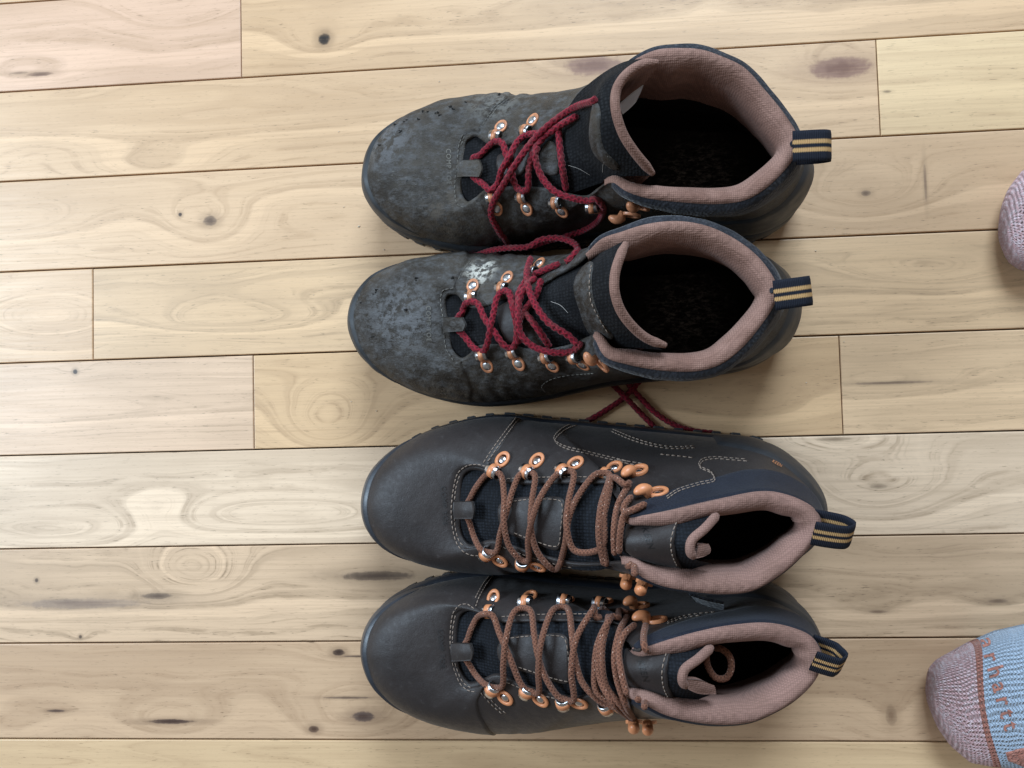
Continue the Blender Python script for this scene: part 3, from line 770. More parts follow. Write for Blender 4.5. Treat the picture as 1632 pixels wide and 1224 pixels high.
def pull_tab(b, p0, p1, width_px, z, openness=.0, droop=0.0):
    """webbing loop at the heel: p0/p1 photo points of its root and its outer end"""
    a0 = at(*p0, z); a1 = at(*p1, z); o = a1 - a0; ln = np.linalg.norm(o); o /= ln
    w_ = np.array([-o[1], o[0], 0.0]); w_ = w_ * math.cos(openness) + np.array([0, 0, 1]) * math.sin(openness)
    if w_[1] < 0: w_ = -w_
    p = np.cross(w_, o); p = p if p[2] > 0 or abs(p[2]) < .3 else -p
    th = .0045 if openness < .3 else .006
    path = [a0 - o * .006 + p * th * .9, a0 + o * .002 + p * th, a0 + o * (ln * .6) + p * th * .95, a0 + o * (ln - .003) + p * th * .75, a0 + o * ln, a0 + o * (ln - .003) - p * th * .75, a0 + o * ln * .6 - p * th * 1.0, a0 + o * .002 - p * th * 1.2, a0 - o * .006 - p * th * 1.3]
    P = Spl(path)(np.linspace(0, 1, 60)); 
    T = np.gradient(P, axis=0); T /= np.linalg.norm(T, axis=1)[:, None]; Nn = np.cross(T, w_); Nn /= np.linalg.norm(Nn, axis=1)[:, None]
    wid = np.linalg.norm(at(p1[0], p1[1] + width_px / 2, z) - at(p1[0], p1[1] - width_px / 2, z))
    L = np.r_[0, np.cumsum(np.linalg.norm(np.diff(P, axis=0), axis=1))]
    V = []; U = []; cs = np.linspace(-.5, .5, 9); m = 18
    for i in range(60):
        for s_, layer in ((cs, 1), (cs[::-1], -1)):
            for c in s_:
                V.append(P[i] + w_ * c * wid + Nn[i] * layer * (.0007 if abs(c) < .49 else .0004)); U.append((L[i], c + .5))
    Fc = []
    for i in range(59):
        for k in range(m):
            k2 = (k + 1) % m; Fc.append((i*m+k, i*m+k2, (i+1)*m+k2, (i+1)*m+k))
    return mesh('pull_tab', V, Fc, M['web'], b.root, uv=U)

def tongue_edge(b, pts, mat, r=.003, depth=.05, name='tongue_lining', flat=1.0, lean=.25, rim=True):
    """padded rim along the top of the tongue and its lining going down inside"""
    sp = Spl([at(*p) for p in pts]); n = 60; q = sp(np.linspace(0, 1, n)); bag = Bag()
    V, f, uv = tube(q, np.interp(np.linspace(0, 1, n), [0, .08, .92, 1], [r * .6, r, r, r * .6]), 12)
    bag.add(V, f, uv)
    T = np.gradient(q, axis=0); side = np.stack([T[:, 1], -T[:, 0], 0 * T[:, 0]], -1); side /= np.linalg.norm(side, axis=1)[:, None]
    if side[n // 2][0] < 0: side = -side
    rows = []
    for k, dn in enumerate((0, .008, .02, .035, depth)):
        rows.append(q + side * (r * .8) * (1 if k == 0 else .9) + np.array([-lean * dn, 0, -dn]))
    G = np.stack(rows, 1); bag.add(G.reshape(-1, 3), gridf(n, len(rows)))
    return bag.build(name, mat, b.root)
GROUP_OLD, GROUP_NEW = 'worn grey boots with red laces', 'new brown boots with flecked laces'
exec_parts = True

def sheet(b, name, rows, mat, th=.0016, n=14, parent=None, uvs=False):
    """thin piece with thickness, lofted through rows of world points"""
    C = np.array([Spl(r)(np.linspace(0, 1, n)) for r in rows])
    m = max(10, len(rows) * 4); G = np.stack([Spl(C[:, j])(np.linspace(0, 1, m)) for j in range(n)], 1)
    da = np.gradient(G, axis=0); db = np.gradient(G, axis=1); N = np.cross(da, db); N /= np.linalg.norm(N, axis=2)[..., None] + 1e-12
    if N[..., 2].mean() < 0: N = -N
    top = G + N * th * .5; bot = G - N * th * .5
    V = np.concatenate([top.reshape(-1, 3), bot.reshape(-1, 3)]); k = m * n
    Fc = gridf(m, n) + [tuple(reversed(f)) for f in gridf(m, n, False, k)]
    br = [i * n for i in range(m)] + [(m-1)*n + j for j in range(1, n)] + [i*n + n-1 for i in range(m-2, -1, -1)] + [j for j in range(n-2, 0, -1)]
    for i in range(len(br)):
        a_, c_ = br[i], br[(i+1) % len(br)]; Fc.append((a_, c_, c_ + k, a_ + k))
    o = mesh(name, V, Fc, mat, parent or b.root)
    if name == 'toe_tab': return o          # laces run underneath it
    if not hasattr(b, 'extra'): b.extra = []
    b.extra.append((V, Fc)); rebvh(b)
    return o

def common(b, seam, collar_mat, tlo_heel, tlo_side, counter_mat):
    """panels every boot has: toe cap, toe rand, heel counter, collar band"""
    at_ = sorted((uvof(b, *q[:2])[::-1] for q in seam)); ts_ = [q[0] for q in at_]; as_ = [q[1] for q in at_]
    def alo(t): return float(np.interp(t, ts_, as_))
    b.alo = alo
    strip(b, 'toe_cap', alo, lambda t: 1 - alo(t), lambda f: .03, lambda f: .985, M[b.old] if b.old else M['leather'], 110, 34, .0011)
    rub = M['rubber_old'] if b.old else M['bumper']
    strip(b, 'toe_rand', lambda t: .385, lambda t: .615, lambda f: -.0, lambda f: .30 * (math.sin(math.pi * f) ** .5) + .02, rub, 70, 10, lambda f, g: .0004 + .0026 * math.sin(math.pi * f) ** .6)
    strip(b, 'heel_counter', lambda t: .90, lambda t: 1.10, lambda f: .0, lambda f: .28 + .25 * math.sin(math.pi * f), counter_mat, 60, 14, .0016)
    strip(b, 'collar_band', lambda t: .802, lambda t: 1.198, lambda f: .97 - (.97 - tlo_side - (tlo_heel - tlo_side) * math.exp(-((f - .5) / .16) ** 2)) * min(1, 3.4 * min(f, 1 - f)) ** .8, lambda f: 1.0, collar_mat, 130, 14, (lambda f, g: .0012 + .0040 * math.sin(math.pi * min(1, g * .93 + .04)) ** .6 * min(1, 6 * min(f, 1 - f))) if b.old else .0013)

def front_rows(b, arch=.008):
    r = []
    for d, ar, sk in ((.008, -.001, .004), (.05, .001, .004), (.085, .002, .0045), (.12, .004, .005), (.16, .006, .005), (.20, .008, .005), (.235, .009, .005)) + (((.265, .010, .005),) if not b.old else ()):
        r.append(Tpair(b, .5 - d, .5 + d, ar * arch / .008, sk))
    return r

# ================================================================== worn boot, upper one of the pair
TA = [AR(1300, 590, .143), AR(1240, 480, .143), AR(1120, 330, .144), AR(1000, 200, .146), AR(880, 140, .149), AR(760, 100, .152), AR(640, 92, .154), AR(520, 100, .155), AR(420, 140, .154), AR(345, 190, .149),
      (965, 150, .135), (925, 178, .120), (885, 196, .110), AL(1040, 590, .100), AL(930, 625, .095), AL(830, 605, .090), AL(760, 565, .085), AL(700, 610, .081), AL(692, 670, .080), AL(688, 760, .080), AL(672, 850, .080), AL(680, 920, .081), AL(715, 957, .083), AL(770, 930, .087),
      AL(820, 890, .091), AL(1000, 870, .097), AL(1180, 885, .106), AL(1370, 925, .116), AR(190, 880, .132), AR(262, 840, .144), AR(340, 890, .149), AR(450, 928, .148), AR(640, 952, .145), AR(850, 962, .142), AR(1000, 942, .142), AR(1100, 890, .143), AR(1220, 780, .143), AR(1290, 680, .143)]
def rowsA(b):
    return front_rows(b) + [[AR(90, 330, .128), AR(110, 440, .134), AR(110, 560, .134), AR(120, 690, .130), AR(190, 850, .118)],
            [AR(330, 170, .158), AR(205, 300, .164), AR(172, 450, .164), AR(205, 640, .159), AR(310, 810, .143)],
            [AR(515, 150, .170), AR(330, 225, .172), AR(270, 420, .172), AR(335, 620, .166), AR(498, 805, .149)]]
M['old_A'] = leather_old('worn_leather', [(at(*AL(330, 660), .06), .03, (.11, .11, .115)), (at(*AL(480, 950), .06), .02, (.16, .155, .14)), (at(*AL(230, 760), .05), .022, (.13, .10, .07)), (at(*AL(640, 1000), .06), .03, (.10, .08, .06)), (at(*AL(880, 430), .07), .03, (.12, .115, .105))], 1.3)
A = make_boot('work_boot', True, (1272, 300, .02), (598, 293, .02), TA, [0, 9, 15, 19, 24, 29], 'worn grey boot with thick crimson laces lying slack, farthest from the new brown pair', 'old_A', GROUP_OLD, tongue_rows=rowsA, pinkt=.50, pad=.85)
common(A, [AL(975, 352), AL(930, 385), AL(865, 432), AL(818, 500), AL(790, 575)], M['navy_old'], .70, .78, M['rubber_old'])
patch(A, 'tongue_flap', [AR(175, 385), AR(150, 480), AR(148, 620), AR(185, 700), AR(290, 768), AR(300, 745), AR(225, 660), AR(200, 560), AR(200, 440)], M['old_A'], .0014)
patch(A, 'tongue_badge', [AL(885, 700), AL(910, 680), AL(990, 640), AL(1050, 640), AL(1060, 700), AL(1030, 790), AL(960, 815), AL(890, 785)], M['leather'], .0013)
patch(A, 'tongue_badge', [AL(1120, 690), AL(1180, 610), AL(1215, 640), AL(1225, 790), AL(1180, 805), AL(1130, 780)], M['old_A'], .0013)
sheet(A, 'toe_tab', [[np.array(at(*AL(668, 715, .0815))), at(*AL(700, 720, .087)), at(*AL(785, 715, .0925))], [at(*AL(664, 765, .082)), at(*AL(700, 765, .0885)), at(*AL(800, 765, .0935))], [at(*AL(662, 815, .0815)), at(*AL(700, 808, .087)), at(*AL(785, 812, .0925))]], M['old_A'])
tongue_edge(A, [AR(520, 172, .169), AR(420, 190, .1715), AR(335, 250, .1725), AR(288, 330, .1725), AR(283, 430, .172), AR(320, 560, .168), AR(380, 660, .163), AR(492, 795, .150)], M['lining_old'], .0027, .045)
sheet(A, 'care_tag', [[at(*AR(305, 405, .158)), at(*AR(370, 350, .160)), at(*AR(438, 300, .160))], [at(*AR(310, 430, .150)), at(*AR(370, 385, .150)), at(*AR(420, 345, .150))], [at(*AR(322, 462, .143)), at(*AR(360, 430, .143)), at(*AR(395, 395, .143))]], M['tag'], .0004)
loops(A, HW_OLD, [(AL(905, 535), AL(872, 610)), (AL(1082, 500), AL(1040, 580)), (AL(880, 985), AL(845, 885)), (AL(1050, 985), AL(1015, 885)), (AL(1245, 1000), AL(1205, 915)), (AL(1430, 990), AL(1400, 935))],
      [(AR(435, 968), AR(335, 908)), (AR(375, 1015), AR(272, 965)), (AR(380, 150), AR(310, 182))])
lace(A, [[AL(745, 745, 0, .0805), AL(752, 712, 0, .083), AL(785, 690, .003), AL(835, 640, .004), AL(872, 612, .0032), AL(910, 622, .004), AL(930, 680, .004), AL(960, 770, .003), AL(985, 860, .004), AL(1015, 888, .0032), AL(1050, 880, .004), AL(1060, 760, .005), AL(1090, 660, .007), AL(1150, 580, .008), AL(1235, 500, .006)],
         [AL(745, 785, 0, .0805), AL(752, 815, 0, .083), AL(775, 832, .003), AL(805, 852, .004), AL(845, 885, .0032), AL(885, 850, .005), AL(905, 780, .006), AL(950, 700, .0075), AL(1000, 610, .006), AL(1040, 582, .0032), AL(1085, 570, .005), AL(1160, 570, .009), AL(1240, 520, .010), AL(1330, 470, .004)],
         [AR(175, 378, .004), AL(1420, 388, .006), AL(1300, 432, .009), AL(1180, 515, .012), AL(1080, 612, .011), AL(1000, 720, .011), AL(920, 850, .010), AL(862, 950, .006), AL(848, 1020, .004), AL(890, 1110, .003), AL(950, 1190, .003)],
         [AL(1225, 510, .007), AL(1228, 600, .004), AL(1245, 750, .004), AL(1268, 890, .002)],
         [AL(1110, 640, .009), AL(1095, 690, .008), AL(1125, 800, .005), AL(1200, 890, .006), AL(1300, 930, .006), AL(1400, 945, .005), AR(165, 930, .004), AR(208, 965, .004), AR(205, 1030, .005), AR(150, 1085, .007), AR(80, 1120, .010), AR(0, 1145, .022, .052), AL(1300, 1140, .01, .046), AL(1180, 1165, .01, .040), BL(1080, 150, .01, .036)]],
     M['lace_red'], .00195, 1350, 12)
stitches(A, 'stitching', [[AL(690, 575), AL(668, 640), AL(660, 740), AL(648, 830), AL(648, 920), AL(668, 970), AL(720, 985)], [AL(700, 585), AL(682, 640)], [AL(930, 372), AL(870, 420), AL(820, 490), AL(795, 545)], [AL(945, 378), AL(885, 426), AL(835, 496)]], M['thread_old'], r=.00028)
text_px(A, 'embossed_lettering', 'COMP TOE', AL(600, 655), (.02, 1), (1, -.02), 10.5, M['thread_old'], .0006)
pull_tab(A, AR(1322, 648), AR(1480, 640), 48, .147, .12)

# ================================================================== worn boot, lower one of the pair
TB = [BR(1260, 440, .143), BR(1215, 340, .143), BR(1130, 240, .143), BR(1000, 150, .144), BR(870, 95, .147), BR(720, 73, .151), BR(560, 90, .154), BR(430, 130, .154), BR(330, 165, .151), BR(258, 232, .141),
      BL(1330, 235, .129), BL(1200, 310, .116), BL(1080, 390, .108), BL(900, 435, .098), BL(800, 480, .092), BL(720, 470, .088), BL(660, 405, .083), BL(600, 410, .081), BL(582, 450, .080), BL(600, 570, .080), BL(615, 680, .080), BL(625, 730, .081), BL(680, 782, .084), BL(735, 755, .088),
      BL(775, 715, .091), BL(930, 705, .097), BL(1120, 735, .106), BL(1280, 710, .117), BL(1400, 660, .130), BR(288, 690, .143), BR(345, 790, .149), BR(470, 832, .148), BR(640, 862, .144), BR(840, 864, .142), BR(960, 826, .142), BR(1070, 740, .143), BR(1170, 620, .143), BR(1235, 520, .143)]
def rowsB(b):
    return front_rows(b) + [[BR(255, 270, .122), BR(185, 390, .134), BR(195, 490, .134), BR(225, 610, .128), BR(285, 710, .116)],
            [BR(335, 235, .150), BR(295, 330, .158), BR(290, 450, .158), BR(330, 600, .152), BR(430, 735, .138)],
            [BR(440, 180, .163), BR(398, 270, .168), BR(373, 430, .168), BR(430, 605, .161), BR(650, 755, .147)]]
M['old_B'] = leather_old('worn_leather', [(at(*BL(810, 310), .075), .017, (.58, .55, .48)), (at(*BL(760, 830), .06), .018, (.24, .21, .165)), (at(*BL(400, 560), .06), .04, (.13, .13, .135)), (at(*BL(160, 700), .04), .025, (.14, .11, .08)), (at(*BL(620, 900), .05), .03, (.12, .095, .07)), (at(*BL(860, 360), .08), .010, (.36, .34, .30))], 8.1)
B = make_boot('work_boot', False, (1257, 500, .02), (578, 524, .02), TB, [0, 9, 15, 19, 24, 29], 'worn grey boot with white scuffs near its lace loops, next to the new brown pair', 'old_B', GROUP_OLD, tongue_rows=rowsB, pinkt=.50, pad=.85)
common(B, [BL(735, 222), BL(692, 285), BL(665, 345), BL(655, 400)], M['navy_old'], .70, .78, M['rubber_old'])
patch(B, 'tongue_flap', [BR(280, 290), BR(215, 340), BR(185, 420), BR(215, 540), BR(270, 665), BR(390, 690), BR(330, 600), BR(285, 480), BR(275, 380)], M['old_B'], .0015)
stitches(B, 'flap_stitching', [[BR(272, 310), BR(262, 400), BR(272, 500), BR(320, 600), BR(360, 665)]], M['thread'], r=.0003)
patch(B, 'tongue_badge', [BL(885, 500), BL(910, 475), BL(985, 455), BL(990, 560), BL(980, 680), BL(950, 685), BL(900, 610)], M['leather'], .0013)
patch(B, 'tongue_badge', [BL(1020, 590), BL(1080, 560), BL(1140, 640), BL(1150, 690), BL(1060, 680)], M['old_B'], .0013)
sheet(B, 'toe_tab', [[at(*BL(575, 545, .0815)), at(*BL(620, 545, .087)), at(*BL(690, 545, .0925))], [at(*BL(580, 585, .082)), at(*BL(630, 585, .0885)), at(*BL(708, 585, .0935))], [at(*BL(590, 630, .0815)), at(*BL(630, 625, .087)), at(*BL(695, 622, .0925))]], M['old_B'])
tongue_edge(B, [BR(455, 190, .163), BR(425, 260, .167), BR(398, 350, .1685), BR(395, 440, .1685), BR(425, 540, .165), BR(490, 630, .159), BR(570, 695, .152), BR(665, 730, .147)], M['lining_old'], .0027, .045)
loops(B, HW_OLD, [(BL(748, 372), BL(735, 455)), (BL(940, 328), BL(905, 405)), (BL(1118, 250), BL(1080, 310)), (BL(1310, 170), BL(1265, 220)), (BL(828, 812), BL(800, 735)), (BL(1005, 800), BL(965, 715)), (BL(1192, 812), BL(1145, 745)), (BL(1362, 805), BL(1308, 728))],
      [(BL(1440, 70), BL(1385, 125)), (BL(1475, 805), BL(1425, 735))])
lace(B, [[BL(655, 575, 0, .0805), BL(668, 540, 0, .083), BL(688, 520, .003), BL(700, 480, .004), BL(735, 457, .0032), BL(772, 468, .004), BL(812, 550, .005), BL(862, 620, .006), BL(925, 705, .005), BL(962, 718, .0032), BL(985, 690, .005), BL(992, 600, .006), BL(972, 500, .006), BL(942, 400, .005), BL(905, 405, .0032), BL(880, 440, .005), BL(865, 510, .007), BL(845, 600, .008), BL(825, 700, .006), BL(800, 738, .0032), BL(750, 712, .004), BL(700, 650, .003), BL(672, 622, 0, .083), BL(655, 595, 0, .0805)],
         [BL(1130, 330, .006), BL(1095, 430, .006), BL(1040, 500, .006), BL(1000, 590, .008), BL(1000, 690, .006)],
         [BL(1050, 330, .008), BL(1000, 420, .007), BL(1010, 490, .006), BL(1065, 550, .006), BL(1130, 640, .005), BL(1175, 710, .003)],
         [BL(1080, 310, .004), BL(1160, 275, .004), BL(1230, 245, .004)],
         [BL(1135, 160, .012), BL(1070, 215, .009), BL(1048, 310, .013), BL(1078, 440, .013), BL(1165, 570, .011), BL(1290, 655, .009), BL(1330, 700, .004)],
         [BL(1100, 320, .010), BL(1045, 370, .012), BL(1008, 450, .012), BL(1000, 560, .012), BL(1015, 640, .011), BL(1080, 705, .010), BL(1180, 738, .008), BL(1280, 740, .005), BL(1308, 730, .0035), BL(1350, 690, .003)],
         [BL(720, 208, .01, .012), BL(780, 195, .01, .030), BL(850, 172, .01, .046), BL(950, 158, .01, .058), BL(1060, 150, .01, .066), BL(1130, 112, .01, .072), BL(1240, 105, .01, .078), BL(1315, 135, .01, .086), BL(1332, 190, .01, .100), BL(1300, 225, .01, .112), BL(1262, 240, .003)]],
     M['lace_red'], .00195, 1350, 12)
for st_ in [[BR(560, 880, .002, .003), BR(450, 1000, .002, .004), BR(370, 1058, .002, .003), BR(270, 1118, .002, .003), BR(180, 1160, .002, .003)],
         [BR(300, 850, .002, .003), BR(400, 950, .002, .003), BR(455, 1005, .002, .008), BR(530, 1085, .002, .003), BR(610, 1165, .002, .003)],
         [BR(400, 850, .002, .003), BR(490, 960, .002, .003), BR(540, 1015, .002, .003), BR(610, 1085, .002, .003), BR(700, 1143, .002, .003), BR(800, 1178, .002, .003), BR(915, 1192, .002, .003)]]:
    lace(B, [st_], M['lace_red'], .00195, 1350, 12, 'lace_end')
stitches(B, 'stitching', [[BL(640, 382), BL(580, 395), BL(568, 450), BL(580, 540), BL(585, 620), BL(598, 720), BL(640, 790)], [BL(735, 230), BL(690, 290), BL(660, 350)], [BL(1150, 960), BL(1130, 930), BL(1170, 895), BL(1260, 870), BL(1420, 855)], [BL(1195, 985), BL(1155, 950)]], M['thread_old'], r=.00028)
text_px(B, 'embossed_lettering', 'COMP TOE', BL(488, 480), (.02, 1), (1, -.02), 10.5, M['thread_old'], .0006)
pull_tab(B, BR(1285, 460), BR(1428, 440), 47, .147, .12)

for bb, q in ((A, AR(1268, 628)), (B, BR(1224, 440))):
    bv = BVHTree.FromPolygons([Vector(v) for v in bb.lin.reshape(-1, 3)], gridf(len(bb.ia), bb.lin.shape[1]))
    patch(bb, 'worn_hole', [(q[0] + 4.2 * math.cos(i) , q[1] + 5.2 * math.sin(i)) for i in np.arange(8) * math.pi / 4], M['navy_old'], .0006, bvh=bv, step=2, register=False)
def chips(b, pts, name='torn_flecks'):
    bag = Bag(); r = random.Random(5)
    for p in pts:
        h = raycast(b.bvh, *p)
        if h is None: continue
        for k in range(2):
            c = h[0] + np.array([r.uniform(-.001, .001), r.uniform(-.001, .001), .0004]); s_ = r.uniform(.0005, .0013); V = []
            for i in range(5): V.append(c + np.array([math.cos(i*1.26) * s_ * r.uniform(.4, 1.6), math.sin(i*1.26) * s_ * r.uniform(.4, 1), 0]))
            V.append(c + h[1] * s_ * .9 + np.array([r.uniform(-1, 1), r.uniform(-1, 1), 0]) * s_ * .6)
            bag.add(V, [(i, (i+1) % 5, 5) for i in range(5)] + [(4, 3, 2, 1, 0)])
    bag.build(name, M['chip'], b.root, smooth=False, kind='stuff')
chips(A, [AL(*p) for p in ((312, 524), (372, 500), (470, 450), (495, 448), (545, 462), (620, 424), (900, 358), (345, 556), (226, 642), (450, 492), (700, 395), (560, 470), (350, 550), (640, 430))])
chips(B, [BL(*p) for p in ((430, 330), (200, 412), (210, 395), (122, 462), (300, 930), (190, 660), (370, 505), (640, 330))])
def hairs(b, lst, r=.00009):
    bag = Bag()
    for st in lst:
        pts = []
        for p in st:
            h = raycast(b.bvh, p[0], p[1]); 
            if h is not None: pts.append(h[0] + [0, 0, .0012])
        if len(pts) > 2: bag.add(*tube(Spl(pts)(np.linspace(0, 1, 24)), r, 4))
    if bag.n: bag.build('stray_hair', M['hair'], b.root, kind='stuff')
hairs(A, [[AR(20, 750), AR(80, 770), AR(140, 805)], [AR(215, 735), AR(250, 765), AR(300, 770)], [AR(240, 700), AR(215, 740), AR(210, 790)], [AR(1000, 395), AR(1080, 425), AR(1160, 430)]])
hairs(B, [[BR(640, 765), BR(690, 745), BR(740, 730)], [BR(60, 500), BR(110, 520), BR(150, 560)]])
def fuzz(b, n=420):
    """frayed suede fibres along the collar band"""
    bag = Bag(); r = random.Random(3)
    for k in range(n):
        f = r.uniform(.82, 1.18); i = int((f % 1) * NA); j = int(NM * r.uniform(.72, .97))
        p = b.S[i, j] + b.N[i, j] * .0012; d = b.N[i, j] * r.uniform(.0006, .0016) + np.array([r.uniform(-1, 1), r.uniform(-1, 1), r.uniform(-.3, 1)]) * .0010
        w_ = np.cross(d, [0, 0, 1.0]); w_ = w_ / (np.linalg.norm(w_) + 1e-9) * .00022
        bag.add([p - w_, p + w_, p + d], [(0, 1, 2)])
    bag.build('frayed_fibres', M['navy_old'], b.root, kind='stuff')
fuzz(A); fuzz(B)

# ================================================================== new boot, upper one of the pair
TC = [CR(1308, 680, .143), CR(1270, 610, .143), CR(1180, 555, .143), CR(1060, 518, .144), CR(960, 513, .146), CR(800, 540, .149), CR(600, 580, .153), CR(430, 618, .156), CR(300, 643, .156), CR(225, 655, .149),
      CR(180, 560, .134), CL(1580, 490, .127), CL(1400, 475, .118), CL(1200, 475, .109), CL(1000, 478, .100), CL(870, 460, .0945), CL(790, 405, .089), CL(700, 395, .084), CL(650, 440, .081), CL(636, 640, .0795), CL(645, 800, .0805), CL(690, 858, .083), CL(760, 850, .087), CL(800, 838, .090),
      CL(850, 835, .093), CL(1000, 880, .100), CL(1150, 925, .107), CL(1320, 965, .115), CR(60, 925, .126), CR(225, 930, .148), CR(290, 990, .154), CR(400, 1040, .153), CR(560, 1070, .151), CR(740, 1087, .148), CR(920, 1068, .145), CR(1060, 990, .144), CR(1180, 890, .143), CR(1275, 780, .143)]
def rowsC(b):
    return front_rows(b) + [[CR(185, 640, .126), CR(180, 720, .142), CR(175, 790, .145), CR(180, 860, .141), CR(190, 920, .126)],
            [CR(350, 640, .136), CR(335, 720, .152), CR(330, 790, .155), CR(340, 870, .151), CR(365, 940, .134)],
            [CR(520, 625, .140), CR(495, 710, .156), CR(478, 790, .159), CR(492, 870, .155), CR(530, 955, .138)],
            [CR(720, 632, .150), CR(640, 712, .159), CR(560, 795, .163), CR(585, 880, .160), CR(690, 915, .146)]]
def finish_new(b, Z, ZR, tab, seam, eyel, eyer, notch_st, side_st, collar_st, badge, badge_st, topb, topb_st, rim, flap, lps, hks, lc, txt, ptab):
    common(b, seam, M['navy'], .50, .66, M['rubber'])
    sheet(b, 'toe_tab', tab, M['leather'], .0016)
    patch(b, 'tongue_badge', badge, M['leather'], .0014, True)
    patch(b, 'tongue_label', topb, M['leather'], .0013, False)
    stitches(b, 'stitching', notch_st + side_st + collar_st + [eyel, eyer] + badge_st + topb_st, M['thread'])
    tongue_edge(b, rim, M['lining'], .0026, .05, lean=.1)
    sheet(b, 'tongue_lining', flap, M['lining'], .0035)
    loops(b, HW_NEW, lps, hks, 1.12)
    lace(b, lc, M['lace'], .00193, None, 12)
    text_px(b, 'embossed_lettering', 'COMP TOE', txt, (.07, 1), (1, -.07), 11.5, M['emboss'], .0009)
    pull_tab(b, *ptab)
def shift(l, dx, dy): return [(p[0] + dx, p[1] + dy) for p in l]
C = make_boot('work_boot', True, (1297, 806, .03), (598, 790, .02), TC, [0, 9, 15, 19, 24, 29], 'new brown boot with orange lace loops standing next to the worn pair', None, GROUP_NEW, tongue_rows=rowsC, pinkt=.42, pad=.85, flare=5)
nst = [CL(795, 383), CL(740, 372), CL(675, 383), CL(628, 425), CL(606, 500), CL(593, 590), CL(590, 660), CL(600, 760), CL(622, 835), CL(665, 888), CL(730, 910), CL(775, 900)]
nst2 = [CL(640, 440), CL(620, 505), CL(609, 590), CL(607, 660), CL(617, 755), CL(637, 822), CL(675, 868)]
sd = [CL(1345, 115), CL(1245, 160), CL(1197, 218), CL(1240, 255), CL(1400, 298), CL(1632, 355), CR(150, 330), CR(300, 353)]
cs_ = [CR(440, 550), CR(500, 510), CR(620, 472), CR(706, 448), CR(690, 410), CR(622, 372), CR(635, 342), CR(700, 326), CR(800, 332), CR(900, 340)]
